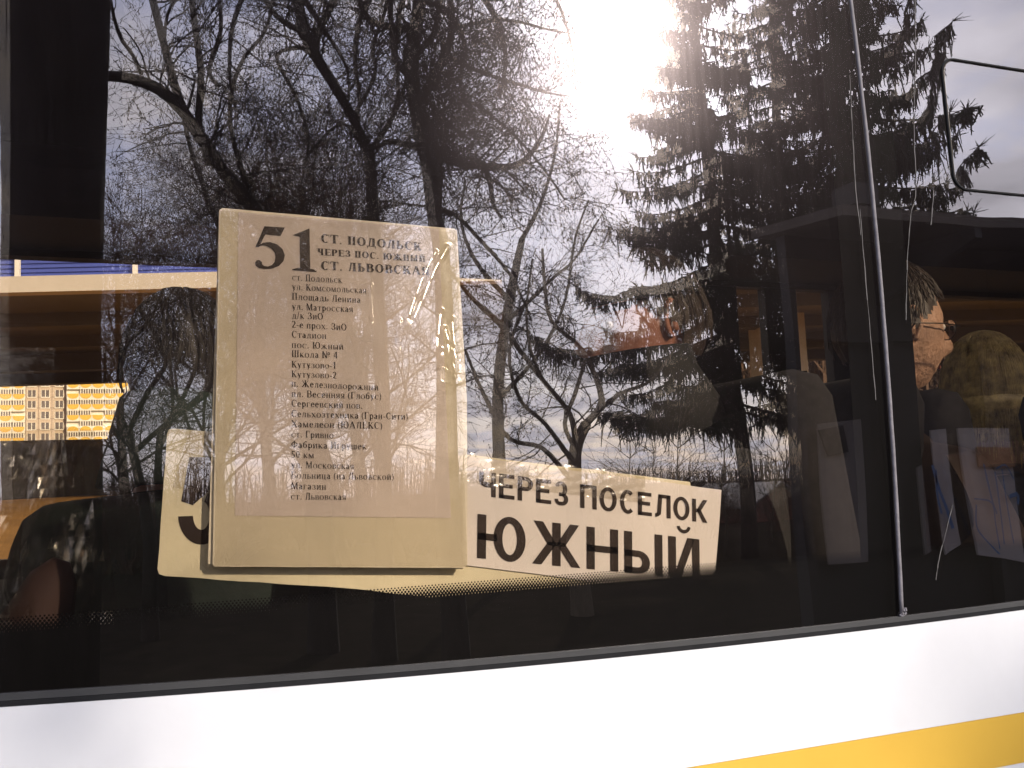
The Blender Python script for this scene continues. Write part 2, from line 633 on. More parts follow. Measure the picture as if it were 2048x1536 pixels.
s_px = pxs(101) - pxs(100)
rowz = [G(70, 757 + 21.6 * i, YA).z for i in range(30)]   # window tops row by row
rh = rowz[0] - rowz[1]
ztopb = rowz[0] + rh * 1.6
NR = int((rowz[0]) / rh) + 1
xL, x1_, x2_, x3_, xR = pxs(-430), pxs(51), pxs(126), pxs(133), pxs(1120)
MB().box((xL, 0.0, 0), (x1_, 12, ztopb)).build('left_wing_wall', MT['bwhite'], flats)
MB().box((x1_ + .001, 0.0, 0), (x3_, 12, ztopb)).build('centre_wall', MT['bwall'], flats)
MB().box((x3_ + .001, -.6, 0), (xR, 12, ztopb)).build('right_wing_wall', MT['bwhite'], flats)
jm = MB()
for i in range(NR):
    z = rowz[0] - i * rh + rh * .28
    jm.box((x1_ + .1, -.03, z - .06), (x2_, -.001, z + .06))
for px in (51.5, 77, 104):
    jm.box((pxs(px) - .06, -.035, 0), (pxs(px) + .06, -.0335, ztopb - .2))
jm.box((x2_, -.05, 0), (x3_ - .05, -.04, ztopb))
jm.build('panel_joint', MT['bjoint'], flats)
# window of the centre wall
wf = MB().box((-.95, -.14, -1.55), (-.82, -.002, .05)).box((.82, -.14, -1.55), (.95, -.002, .05)).box((-.06, -.12, -1.55), (.1, -.002, .05)).box((-1.0, -.25, -1.75), (1.0, -.001, -1.552)).mesh('window', MT['bwhite'])
wp = MB().box((-.819, -.05, -1.551), (.819, -.003, .04)).mesh('pane', MT['bwin'])
for i in range(min(NR, 12)):
    for px in (63.5, 90.5, 118.5):
        w = link('window', wf, flats)
        w.location = (pxs(px), 0, rowz[0] - i * rh - .25)
        link('pane', wp, w)
# balconies: ochre bowl-shaped front on white slab, glazed loggia above
bwid = (pxs(26.3) - pxs(0))


def arc_poly(w, h, up=False, n=10):
    pts = [(-w / 2, 0)]
    for k in range(n + 1):
        t_ = math.pi * k / n
        pts.append((-w / 2 * math.cos(t_), (-h if not up else h) * math.sin(t_) ** .75))
    return pts[1:]


slab = MB().box((-bwid / 2 + .03, -.75, -1.5), (bwid / 2 - .03, -.01, -.02)).mesh('balcony', MT['bwhite'])
front = MB().prism(arc_poly(bwid * .92, 1.2), -.82, -.755).mesh('balcony_front', MT['byellow'])
frontu = MB().prism([(a, b - 1.15) for a, b in arc_poly(bwid * .88, 1.05, True)][::-1], -.82, -.755).mesh('balcony_front', MT['byellow'])
logg = MB()
logg.box((-bwid / 2 + .25, -.60, .05), (bwid / 2 - .25, -.35, 1.5))
loggm = logg.mesh('loggia_glazing', MT['bwin'])
fr = MB()
for k in range(5):
    xx = -bwid / 2 + .3 + k * (bwid - .6) / 4
    fr.box((xx - .1, -.72, .0), (xx + .1, -.602, 1.52))
frm = fr.mesh('glazing_frame', MT['bwhite'])
ra = random.Random(5)
xsb = [x1_ - bwid * (.5 + k) for k in range(12)], [x3_ + .1 + bwid * (.5 + k) for k in range(34)]
for side, xs_ in enumerate(xsb):
    for x in xs_:
        for i in range(min(NR, 8)):
            zb_ = rowz[0] - i * rh - rh * .52 + (0 if side == 0 else 0)
            b = link('balcony', slab, flats)
            b.location = (x, 0 if side == 0 else -.6, zb_ + .15)
            c = link('balcony_front', frontu if (side == 1 and i >= 4) else front, b)
            if ra.random() < .93:
                d = link('loggia_glazing', loggm, b)
                link('glazing_frame', frm, b)

# dark fence on the embankment
fence = thing('board_fence', 'long dark board fence across the embankment below the flats', 'fence', (0, 40, 0))
fz0, fz1 = G(100, 990, 40).z, G(100, 880, 40).z
brd = MB().box((-.995, -.02, -.226), (.995, .02, .226)).mesh('board', MT['fence'])
pst = MB().box((-.06, -.07, fz0 - .9), (.06, -.022, fz1)).mesh('post', MT['fence'])
for i in range(-9, 16):
    x = i * 2.0
    p = link('post', pst, fence)
    p.location = (x, 0, 0)
    for k in range(6):
        hgt = (fz1 - fz0 + .3) / 6
        b = link('board', brd, fence)
        b.scale = (1, 1, hgt / .4525)
        b.location = (x + 1, ra.uniform(0, .012), fz0 - .3 + hgt * (k + .5))


# ------------------------------------------------------------------ trees
rfg = random.Random(19)
fw = []
xa_, xb_ = G(1000, 700, 75).x, G(2400, 700, 75).x
for i in range(900):
    p = Vector((rfg.uniform(xa_, xb_), rfg.uniform(64, 84), 1.5))
    q = p + Vector((rfg.gauss(0, 1), rfg.gauss(0, 1), rfg.uniform(14, 26)))
    fw.append((*p, *q, .26, .06))
    for _ in range(9):
        a = p.lerp(q, rfg.uniform(.1, 1))
        b = a + Vector((rfg.gauss(0, 1.6), rfg.gauss(0, 1.2), rfg.uniform(.3, 2.6)))
        fw.append((*a, *b, .12, .04))
o = MB().segs(fw).build('far_side_wood', MT['twigb'])
tag(o, 'dense brown leafless wood beyond the bus, right of the apartment block', 'wood', kind='stuff')
def grow(S, p, d, L, r, lvl, rg, wander=.2, trop=.0, nch=(2, 4), shrink=.62, buds=0.0, rmin=.0022):
    ns = 5 if lvl > 0 else 3
    step = L / ns
    for i in range(ns):
        d = (d + Vector((rg.gauss(0, wander), rg.gauss(0, wander), rg.gauss(0, wander) + trop))).normalized()
        q = p + d * step
        r1 = max(r * (1 - .75 / ns), rmin)
        S.append((p.x, p.y, p.z, q.x, q.y, q.z, r, r1))
        if lvl > 0 and (i > 0 or lvl > 2):
            k = rg.randint(*nch) * 2 // ns + (1 if rg.random() < (rg.randint(*nch) * 2 % ns) / ns else 0)
            for _ in range(k):
                ax = Vector((rg.gauss(0, 1), rg.gauss(0, 1), rg.gauss(0, 1)))
                ax = (ax - d * ax.dot(d)).normalized()
                dd = (d * rg.uniform(.5, 1.1) + ax).normalized()
                grow(S, q, dd, L * shrink * rg.uniform(.6, 1.15), max(r1 * .55, rmin), lvl - 1, rg, wander, trop, nch, shrink, buds, rmin)
        elif buds and rg.random() < buds:
            e = q + Vector((rg.uniform(-.012, .012), rg.uniform(-.012, .012), -.022))
            S.append((q.x, q.y, q.z, e.x, e.y, e.z, .007, .004))
        p, r = q, r1


def smooth_path(P, rad, sub=4):
    out_p, out_r = [], []
    n = len(P)
    for i in range(n - 1):
        p0, p1, p2, p3 = P[max(i - 1, 0)], P[i], P[i + 1], P[min(i + 2, n - 1)]
        for k in range(sub):
            t_ = k / sub
            q = .5 * ((2 * p1) + (p2 - p0) * t_ + (2 * p0 - 5 * p1 + 4 * p2 - p3) * t_ ** 2 + (3 * p1 - p0 - 3 * p2 + p3) * t_ ** 3)
            out_p.append(q)
            out_r.append(rad[i] * (1 - t_) + rad[i + 1] * t_)
    out_p.append(P[-1])
    out_r.append(rad[-1])
    return out_p, out_r


def hero_tree(name, label, Y, trunk, limbs, seed, twigs=9, lvl=2, tl=.9, group='bare broadleaf trees mirrored in the window', mt='bark', buds=.5, tw='twig', trop=-.02):
    """trunk / limbs: lists of (px, py, width_px[, dY]) along the limb"""
    rg = random.Random(seed)

    def pts(path):
        P, W = [], []
        for e in path:
            yy = Y + (e[3] if len(e) > 3 else 0)
            q = M(e[0], e[1], yy)
            dep = (Vector((q.x, -q.y, q.z)) - EYE).dot(fwd)
            P.append(q)
            W.append(e[2] * dep / FPX / 2)
        return P, W
    P, W = pts(trunk)
    base = Vector((P[0].x, P[0].y, -.1))
    if P[0].z > .3:
        P = [base, (base + P[0]) / 2] + P
        W = [W[0] * 1.5, W[0] * 1.12] + W
    t = thing(name, label, 'tree', (base.x, base.y, 0), group)
    org = Vector((base.x, base.y, 0))
    sp, sr = smooth_path(P, W)
    mb = MB().tube([p - org for p in sp], sr, 10)
    mb.build('trunk', MT[mt], t, True)
    S = []

    def dress(sp, sr, dens):
        for i in range(len(sp) - 1):
            seg = sp[i + 1] - sp[i]
            k = seg.length * dens
            k = int(k) + (rg.random() < k - int(k))
            if sp[i].z < 2.0:
                continue
            for _ in range(k):
                q = sp[i].lerp(sp[i + 1], rg.random())
                ax = Vector((rg.gauss(0, 1), rg.gauss(0, 1), rg.gauss(.15, 1)))
                d = seg.normalized()
                ax = (ax - d * ax.dot(d)).normalized()
                dd = (d * rg.uniform(.1, .9) + ax).normalized()
                grow(S, q - org, dd, tl * rg.uniform(.5, 1.3), max(.006, min(.016, sr[i] * .4)), lvl, rg, .17, trop, buds=buds)
    dress(sp, sr, twigs * .3)
    for lb in limbs:
        P, W = pts(lb)
        sp, sr = smooth_path(P, W)
        MB().tube([p - org for p in sp], sr, 7).build('limb', MT[mt], t, True)
        dress(sp, sr, twigs * .62)
    o = MB().segs(S).build('crown', MT[tw], t)
    return t


NTW = 1.0
# tree A : forked trunk left of the schedule
hero_tree('bare_tree', 'bare forked tree whose leaning limbs cross upper left of the window reflection', 10.0,
          [(640, 1060, 46), (600, 640, 38), (525, 435, 30), (455, 345, 27)],
          [[(455, 345, 26), (415, 285, 27), (360, 215, 26), (300, 172, 24), (215, 150, 22), (120, 170, 18), (20, 210, 12)],
           [(430, 310, 24), (385, 250, 20), (352, 170, 19), (325, 80, 18), (296, -20, 17), (270, -140, 12)],
           [(425, 330, 20), (405, 250, 16), (412, 150, 15), (400, 50, 16), (388, -40, 15), (380, -160, 10)],
           [(455, 470, 16), (420, 400, 12), (385, 300, 9), (372, 240, 9), (362, 210, 8)],
           [(280, 150, 8), (262, 110, 8), (238, 75, 8), (222, 30, 7), (210, -30, 6)],
           [(450, 175, 9), (430, 140, 9), (455, 60, 8), (450, -20, 7)],
           [(520, 430, 14), (470, 250, 9), (490, 130, 8), (540, 60, 7), (560, -30, 6)]], 11, twigs=8)
# tree B : trunk with burls and bundles of shoots
tB = hero_tree('bare_tree', 'bare pollarded tree with burl and bundled shoots above the schedule sheet', 8.0,
               [(905, 1060, 52), (890, 560, 40), (868, 430, 36), (862, 330, 52), (850, 270, 56), (830, 200, 34), (822, 120, 40), (838, 40, 30), (846, -80, 26)],
               [[(862, 300, 26), (900, 318, 20), (960, 330, 16), (1025, 330, 14), (1062, 300, 10), (1085, 262, 7), (1098, 225, 4)],
                [(975, 333, 12), (985, 370, 9), (990, 410, 7), (1005, 440, 4)],
                [(860, 300, 20), (810, 292, 14), (770, 285, 12), (748, 300, 8)],
                [(845, 200, 24), (900, 110, 18), (915, 40, 14), (900, -60, 12)],
                [(840, 150, 20), (790, 130, 15), (775, 60, 12), (770, -60, 12)],
                [(830, 110, 16), (880, 60, 12), (890, -40, 10)],
                [(835, 60, 18), (730, 40, 13), (700, -40, 12)],
                [(900, 110, 9), (990, 150, 7), (1080, 180, 5), (1140, 190, 3)],
                [(905, 60, 9), (1000, 40, 7), (1090, 60, 5), (1150, 70, 3)],
                [(870, 230, 10), (940, 200, 7), (1000, 240, 6), (1080, 330, 5), (1130, 400, 4)],
                [(840, -60, 16), (760, -50, 13), (715, 20, 11), (700, 110, 9), (712, 200, 7), (705, 270, 4)],
                [(850, -80, 18), (930, -60, 14), (985, 20, 10), (1010, 110, 8), (1000, 190, 5)],
                [(840, -40, 16), (800, 0, 13), (785, 90, 11), (790, 180, 8), (770, 250, 5)],
                [(850, -70, 14), (1050, -70, 10), (1110, 0, 8), (1140, 80, 5), (1150, 150, 3)],
                [(845, 0, 14), (900, 20, 12), (940, 90, 9), (930, 170, 7), (960, 240, 5)],
                [(868, 420, 16), (915, 430, 10), (960, 470, 8), (1020, 550, 6), (1060, 640, 4)]], 12, twigs=15, tl=.62, trop=-.06)
rb = random.Random(8)
S = []
org = Vector(tB.location)
for (bx, by, cnt) in ((880, 270, 90), (860, 190, 60), (870, 330, 60), (905, 140, 40), (960, 335, 25)):
    c = M(bx, by, 8.0)
    for _ in range(int(cnt)):
        d = Vector((rb.gauss(.35, .55), rb.gauss(0, .5), rb.gauss(.1, .8))).normalized()
        q = c + Vector((rb.gauss(0, .05), rb.gauss(0, .05), rb.gauss(0, .12)))
        grow(S, q - org, d, rb.uniform(.3, .95), .008, 1, rb, .16, .03, buds=.4)
MB().segs(S).build('shoot_bundle', MT['twig'], tB)
# tree C : the V-shaped fork
hero_tree('bare_tree', 'bare tree with V-shaped fork just above the top edge of the schedule', 9.0,
          [(760, 1060, 36), (752, 560, 26), (745, 420, 23), (738, 330, 22), (733, 300, 22)],
          [[(733, 300, 18), (700, 235, 20), (662, 172, 21), (625, 110, 20), (606, 60, 19), (590, -30, 16), (560, -140, 12)],
           [(735, 305, 13), (770, 250, 11), (795, 200, 9), (812, 150, 8)],
           [(622, 110, 16), (628, 60, 15), (665, -20, 14)],
           [(700, 235, 8), (740, 150, 8), (735, 90, 8), (760, 20, 8), (770, -60, 7)],
           [(735, 320, 9), (690, 250, 8), (650, 260, 6), (600, 320, 4)],
           [(600, 60, 12), (560, 30, 10), (530, -20, 10)],
           [(560, -140, 14), (520, -60, 12), (480, 40, 9), (470, 140, 7), (480, 220, 4)],
           [(590, -30, 12), (640, 60, 9), (682, 130, 7), (690, 200, 4)],
           [(560, -140, 12), (440, -60, 10), (345, 10, 8), (330, 90, 6), (350, 170, 4)],
           [(610, 90, 9), (560, 110, 7), (590, 190, 7), (610, 280, 5), (600, 330, 4)]], 13, twigs=8)
# tree D : right of the schedule, above the placard
hero_tree('bare_tree', 'bare multi-stemmed tree between the schedule and the spruces, above the placard', 11.0,
          [(1148, 1060, 34), (1150, 960, 28), (1152, 900, 26), (1172, 850, 21)],
          [[(1152, 895, 14), (1140, 830, 11), (1085, 760, 10), (1040, 700, 10), (1000, 640, 11), (950, 590, 9), (905, 540, 7)],
           [(1172, 850, 16), (1200, 800, 12), (1165, 700, 9), (1100, 640, 8), (1085, 560, 7), (1080, 500, 6)],
           [(1150, 900, 10), (1130, 850, 9), (1150, 790, 9), (1170, 720, 7)],
           [(1148, 930, 12), (1090, 850, 9), (1040, 800, 8), (1020, 700, 6), (1050, 600, 5)],
           [(1140, 960, 12), (1085, 900, 10), (1020, 880, 9), (980, 800, 8), (940, 700, 6)],
           [(1085, 760, 7), (1060, 700, 6), (1050, 620, 5), (1060, 520, 4)],
           [(1172, 850, 12), (1230, 790, 9), (1300, 760, 7), (1350, 700, 5)]], 14, twigs=6, lvl=2, tl=.8, mt='barkl')
# tree F : left of the placard card
hero_tree('bare_tree', 'bare crooked tree low at left between dark trunk and placard', 12.0,
          [(300, 1070, 26), (282, 960, 20), (270, 905, 17), (262, 860, 14)],
          [[(262, 860, 12), (300, 780, 11), (335, 720, 9), (310, 660, 9), (280, 600, 7), (300, 520, 5)],
           [(275, 900, 12), (330, 850, 11), (380, 810, 14), (430, 770, 16), (500, 700, 14)],
           [(262, 860, 8), (240, 800, 7), (250, 700, 6), (300, 640, 6), (330, 560, 4)],
           [(270, 900, 8), (230, 850, 7), (215, 790, 6), (215, 700, 5)],
           [(320, 740, 8), (360, 790, 7), (385, 860, 6)]], 15, twigs=7, tl=.9, tw='twigb')
hero_tree('bare_tree', 'slim bare tree standing just behind left edge of placard', 14.0,
          [(322, 1060, 18), (320, 940, 15), (326, 860, 13)],
          [[(326, 860, 11), (370, 790, 9), (400, 700, 8), (380, 600, 6), (400, 500, 5)],
           [(322, 900, 9), (350, 820, 7), (340, 700, 6), (320, 600, 5)]], 16, twigs=6, tl=1.0)
# overhanging small twigs near top right of B
hero_tree('bare_tree', 'tall bare tree whose fine crown spreads against the bright sky left of the spruces', 15.0,
          [(1010, 1060, 26), (1000, 800, 20), (1020, 600, 16), (1040, 480, 12)],
          [[(1040, 480, 10), (1080, 400, 8), (1110, 300, 6), (1120, 200, 4)],
           [(1020, 600, 10), (960, 520, 8), (930, 440, 7), (940, 360, 5)],
           [(1000, 800, 10), (1080, 700, 8), (1130, 600, 6), (1150, 480, 5), (1180, 400, 4)],
           [(1015, 640, 9), (1100, 560, 7), (1150, 520, 5), (1200, 440, 4)]], 17, twigs=7, tl=1.1)

# large dark trunk at the left
lt = thing('old_tree', 'massive dark rough tree trunk standing close behind photographer, mirrored at left edge', 'tree', (0, 0, 0), None)
Yt = 4.4
P, W = [], []
for py in (2400, 1900, 1500, 1100, 800, 500, 200, 0, -300, -700):
    q = M(-3, py, Yt)
    q2 = M(213 + (py - 250) * -.012, py, Yt)
    c = (q + q2) / 2
    P.append(c)
    W.append((q2 - q).length / 2)
vv = []
rt_ = random.Random(2)
mb = MB()
sp, sr = smooth_path(P, W, 12)
na = 48
Vt, Qt = [], []
for i, (p, r_) in enumerate(zip(sp, sr)):
    for k in range(na):
        a = 2 * math.pi * k / na
        rr = r_ * (1 + .018 * math.sin(7 * a + 1.3 * math.sin(i * .21)) + .014 * math.sin(17 * a + i * .13) + rt_.uniform(-.007, .007))
        Vt.append((p.x + rr * math.cos(a), p.y + rr * math.sin(a), p.z))
for i in range(len(sp) - 1):
    for k in range(na):
        l = (k + 1) % na
        Qt.append((i * na + k, i * na + l, (i + 1) * na + l, (i + 1) * na + k))
b0 = sp[0]
lt.location = (b0.x, b0.y, 0)
MB().add([(x - b0.x, y - b0.y, z) for x, y, z in Vt], Qt).build('trunk', mat('old_bark', (.022, .017, .013), .95, noise=.5, nscale=14, bump=1, bscale=30, stretch=(1, 1, .2), spec=.05), lt, True)
S = []
topp = sp[-1] - Vector((b0.x, b0.y, 0))
for _ in range(16):
    a = rt_.uniform(0, 6.28)
    grow(S, topp - Vector((0, 0, rt_.uniform(0, .9))), Vector((math.cos(a), math.sin(a), .9)).normalized(), 2.6, .07, 3, rt_, .2, 0, nch=(2, 4))
MB().segs(S).build('crown', MT['twig'], lt)


# generic bare trees further off (mesh shared by copies)
def bg_tree_mesh(seed, H, r0, lvl, spread):
    rg = random.Random(seed)
    P = [Vector((0, 0, -.1))]
    d = Vector((rg.gauss(0, .06), rg.gauss(0, .06), 1))
    for i in range(6):
        d = (d + Vector((rg.gauss(0, .10), rg.gauss(0, .10), .25))).normalized()
        P.append(P[-1] + d * H * .13)
    rr = [r0 * (1 - .11 * i) for i in range(7)]
    tm = MB().tube(P, rr, 7)
    S = []
    for i in range(1, 7):
        for _ in range(rg.randint(3, 5)):
            a = rg.uniform(0, 6.28)
            q = P[i - 1].lerp(P[i], rg.random())
            if q.z < H * .16:
                continue
            dd = Vector((math.cos(a) * spread, math.sin(a) * spread, rg.uniform(.5, 1.3))).normalized()
            grow(S, q, dd, H * rg.uniform(.22, .38) * (1.1 - i * .06), rr[i] * .45, lvl, rg, .2, .04, nch=(3, 4), shrink=.58, rmin=.0045)
    return tm.mesh('trunk', MT['bark'], True), MB().segs(S).mesh('crown', MT['twigb'])


BG = [bg_tree_mesh(20 + i, 8.5 + i * .8, .12 + .015 * i, 3, [.7, .9, .55, .8][i]) for i in range(4)]
tb = random.Random(77)
spots = [(225, 20), (262, 26), (345, 22), (420, 19), (470, 26), (520, 22), (585, 18), (640, 24), (690, 20), (735, 28), (800, 22), (850, 26), (905, 19),
         (960, 24), (1010, 30), (1060, 26), (150, 24), (60, 22), (385, 30), (560, 32), (500, 17), (455, 16), (300, 17), (720, 33)]
where = ['leftmost, beside the dark trunk', 'behind the crooked tree at left', 'between the crooked tree and the placard', 'behind left edge of the schedule',
         'behind the forked tree', 'right of the forked limb crossing', 'in the dense brown thicket', 'behind the thicket middle', 'just left of the V-shaped fork',
         'far behind the V-shaped fork', 'right of the V-shaped fork', 'behind the burled trunk', 'right under the burled trunk', 'right of the schedule top corner',
         'far off, right of the schedule', 'near the bright sky gap', 'hidden partly by the dark trunk', 'behind the dark trunk at the far left', 'tall and far at left of the schedule',
         'tall and far in the thicket', 'close, filling the thicket bottom', 'close, over the schedule corner', 'close, beside the dark trunk edge', 'farthest one over the schedule']
GB = 'bare trees in the grove mirrored in the window'
for i, ((px, Y), wh) in enumerate(zip(spots, where)):
    if i in (5, 11, 13, 14, 15, 17, 20, 21, 9, 6, 0, 2, 3, 12, 22):
        continue
    tm, cm = BG[i % 4]
    q = M(px, 1100, Y)
    t = thing('grove_tree', 'fine-twigged bare tree of the mirrored grove, ' + wh, 'tree', (q.x, q.y, 0), GB)
    # crown heights as the photograph shows them: high thicket left, low on the right
    target = 300 if px < 900 else 520
    if px in (560, 585, 640, 690):
        target = 330
    zt_ = M(px, target + tb.uniform(-60, 60), Y).z
    s = zt_ / 9.5
    t.scale = (s, s, s)
    t.rotation_euler.z = tb.uniform(0, 6.28)
    link('trunk', tm, t)
    link('crown', cm, t)


# shrubs / far hedge
def shrub_mesh(seed, H):
    rg = random.Random(seed)
    S = []
    for _ in range(26):
        a = rg.uniform(0, 6.28)
        q = Vector((rg.gauss(0, .25), rg.gauss(0, .25), 0))
        grow(S, q, Vector((math.cos(a) * .5, math.sin(a) * .5, 1)).normalized(), H * rg.uniform(.5, .95), .02, 2, rg, .16, .05, nch=(4, 6), shrink=.5, rmin=.004)
    return MB().segs(S).mesh('stems', MT['twigb'])


SH = [shrub_mesh(40, 2.6), shrub_mesh(41, 2.2)]
GS = 'leafless shrubs along the mirrored horizon'
wh2 = ['beside the dark trunk', 'left of the crooked tree', 'behind the crooked tree', 'under the placard corner', 'behind the schedule, left', 'behind the schedule, middle', 'behind the schedule, right',
       'right of the schedule foot', 'over the word at placard left', 'over the placard middle', 'over the placard right', 'left of the spruce foot', 'at the spruce foot', 'left of the brick shed',
       'in front of the brick shed', 'far left', 'behind the placard number', 'between grove trunks', 'below the burled tree', 'behind the multi-stemmed tree']
pxs_ = [215, 250, 290, 340, 450, 600, 800, 945, 1020, 1120, 1210, 1320, 1400, 1470, 1560, 120, 380, 680, 880, 1160]
for i, (px, wh) in enumerate(zip(pxs_, wh2)):
    Y = 24 + (i * 7) % 14
    q = M(px, 1080, Y)
    t = thing('leafless_shrub', 'low leafless shrub on the mirrored horizon, ' + wh, 'shrub', (q.x, q.y, 0), GS)
    zt_ = M(px, (970 if px < 900 else 955) + tb.uniform(-25, 15), Y).z
    s = zt_ / 3.0
    t.scale = (s * 1.5, s * 1.5, s)
    t.rotation_euler.z = i * 1.7
    link('stems', SH[i % 2], t)

# far wood line
wl = []
rw = random.Random(9)
for i in range(2600):
    x = rw.uniform(-75, 110)
    y = -rw.uniform(62, 75)
    h = rw.uniform(1.5, 3.6) + 1.0 * math.sin(x * .13) + .6 * math.sin(x * .37)
    p = Vector((x, y, 0))
    d = Vector((rw.gauss(0, .1), 0, 1)).normalized()
    q = p + d * h
    wl.append((p.x, p.y, 0, q.x, q.y, q.z, .07, .03))
    for _ in range(4):
        a = p.lerp(q, rw.uniform(.3, 1))
        b = a + Vector((rw.gauss(0, .5), rw.gauss(0, .3), rw.uniform(.2, .9)))
        wl.append((a.x, a.y, a.z, b.x, b.y, b.z, .035, .012))
o = MB().segs(wl).build('distant_wood', MT['twigb'])
tag(o, 'distant brown leafless wood along the mirrored horizon', 'wood', kind='stuff')

# thin saplings over the placard
GSap = 'thin bare saplings above the placard'
for i, (px, top, Y, wh) in enumerate([(1348, 815, 16, 'directly above the word end of the placard'), (1250, 850, 19, 'left of the spruce, above the placard middle'),
                                      (1435, 830, 18, 'touching the spruce trunk'), (1535, 900, 20, 'left of the brick shed roof'), (1300, 880, 22, 'shortest, above the placard')]):
    rg = random.Random(60 + i)
    q = M(px, top, Y)
    H = q.z
    t = thing('bare_sapling', 'thin bare sapling ' + wh, 'sapling', (q.x, q.y, 0), GSap)
    S = []
    P = [Vector((0, 0, -.05))]
    for k in range(8):
        P.append(P[-1] + Vector((rg.gauss(0, .04), rg.gauss(0, .04), H / 8)))
    MB().tube(P, [.03 * (1 - k / 10) for k in range(9)], 6).build('trunk', MT['barkl'], t, True)
    for k in range(2, 9):
        for _ in range(4):
            a = rg.uniform(0, 6.28)
            grow(S, P[k], Vector((math.cos(a), math.sin(a), .8)).normalized(), rg.uniform(.7, 1.3) * (1.2 - k * .07), .012, 1, rg, .14, .05, rmin=.004)
    MB().segs(S).build('crown', MT['twigb'], t)


# spruces
NS = []
def spruce(name, label, Y, trunk_px, seed, h0, rad, dens=1.0, extra=(), power=.8, tip=4.0):
    rg = random.Random(seed)
    P = [M(a, b, Y) for a, b, w in trunk_px]
    org = Vector((P[0].x, P[0].y, 0))
    dep = lambda p: (Vector((p.x, -p.y, p.z)) - EYE).dot(fwd)
    W = [w * dep(p) / FPX / 2 for (a, b, w), p in zip(trunk_px, P)]
    top = P[-1]
    tipz = top.z + tip
    P = [Vector((org.x, org.y, -.1))] + P + [Vector((top.x, top.y, tipz))]
    W = [W[0] * 1.15] + W + [.02]
    t = thing(name, label, 'tree', org, 'spruce trees mirrored in the window')
    MB().tube([p - org for p in P], W, 10).build('trunk', MT['bark'], t, True)

    def axis(z):
        for a, b in zip(P, P[1:]):
            if a.z <= z <= b.z:
                return a.lerp(b, (z - a.z) / (b.z - a.z)) - org
        return P[-1] - org
    S, B, N = [], [], []

    def bough(pts_, L, fr_, dn):
        nb = len(pts_) - 1
        dh = (pts_[-1] - pts_[0])
        dh.z = 0
        dh.normalize()
        for k in range(nb):
            A_, B_ = pts_[k], pts_[k + 1]
            B.append((*A_, *B_, .028 * (1 - k / nb) + .008, .028 * (1 - (k + 1) / nb) + .008))
            m_ = max(1, int(round((B_ - A_).length * 17 * dn)))
            if k < 1:
                m_ = 1
            for _ in range(m_):
                s0 = A_.lerp(B_, rg.random())
                sd_ = Vector((-dh.y, dh.x, 0)) * rg.choice((-1, 1))
                ls = rg.uniform(.08, .40) * (1.1 - .6 * k / nb) * min(1, L / 1.5)
                dd = (sd_ + dh * rg.uniform(.2, .9) + Vector((0, 0, rg.uniform(-.5, .12)))).normalized()
                e = s0 + dd * ls
                S.append((*s0, *e, .012, .008))
                for j in range(rg.randint(2, 4)):
                    p = s0.lerp(e, rg.uniform(.2, 1))
                    hl = rg.uniform(.06, .42) * (1 - .35 * fr_) * (1.9 if rg.random() < .12 else 1)
                    d = Vector((rg.gauss(0, .25), rg.gauss(0, .25), -1)).normalized()
                    for w_ in range(2):
                        d = (d + Vector((rg.gauss(0, .16), rg.gauss(0, .16), -.1))).normalized()
                        p2 = p + d * hl / 2
                        S.append((*p, *p2, .018, .009 if w_ else .015))
                        for _n in range(3):
                            f_ = p.lerp(p2, rg.random())
                            g_ = f_ + Vector((rg.gauss(0, .035), rg.gauss(0, .035), rg.uniform(-.06, .01)))
                            N.append((*f_, *g_, .013, .003))
                        p = p2
        for _ in range(10):
            e = pts_[-1] + Vector((rg.gauss(0, .08), rg.gauss(0, .08), rg.uniform(-.05, .25))) + dh * rg.uniform(0, .2)
            S.append((*pts_[-1], *e, .012, .004))
    z = h0
    while z < tipz - .3:
        fr_ = (z - h0) / (tipz - h0)
        L = rad * (1 - fr_) ** power * rg.uniform(.6, 1.12) + .3
        a = rg.uniform(0, 2 * math.pi)
        q = axis(z)
        dh = Vector((math.cos(a), math.sin(a), 0))
        nb = 9
        droop = rg.uniform(.28, .5)
        pts_ = []
        for k in range(nb + 1):
            s_ = k / nb
            zz_ = -droop * L * (s_ ** 1.2) * 1.0 + .62 * droop * L * s_ ** 3.2
            side = Vector((-dh.y, dh.x, 0)) * math.sin(s_ * 2 + z) * .06 * L
            pts_.append(q + dh * L * s_ + side + Vector((0, 0, zz_)))
        bough(pts_, L, fr_, dens)
        z += rg.uniform(.06, .13) / dens
    for i, ex in enumerate(extra):
        pp = [M(a, b, Y - 1.0 + .3 * (i % 3)) - org for a, b in ex]
        sp_, _ = smooth_path(pp, [1] * len(pp), 5)
        sp_ = [p + Vector((rg.gauss(0, .05), rg.gauss(0, .12), rg.gauss(0, .04))) for p in sp_]
        bough(sp_, 2.5, .2, 1.3)
    MB().segs(B).build('boughs', MT['bark'], t)
    MB().segs(S).blades(N).build('needle_sprays', MT['needle'], t)
    NS.append(len(S))
    return t


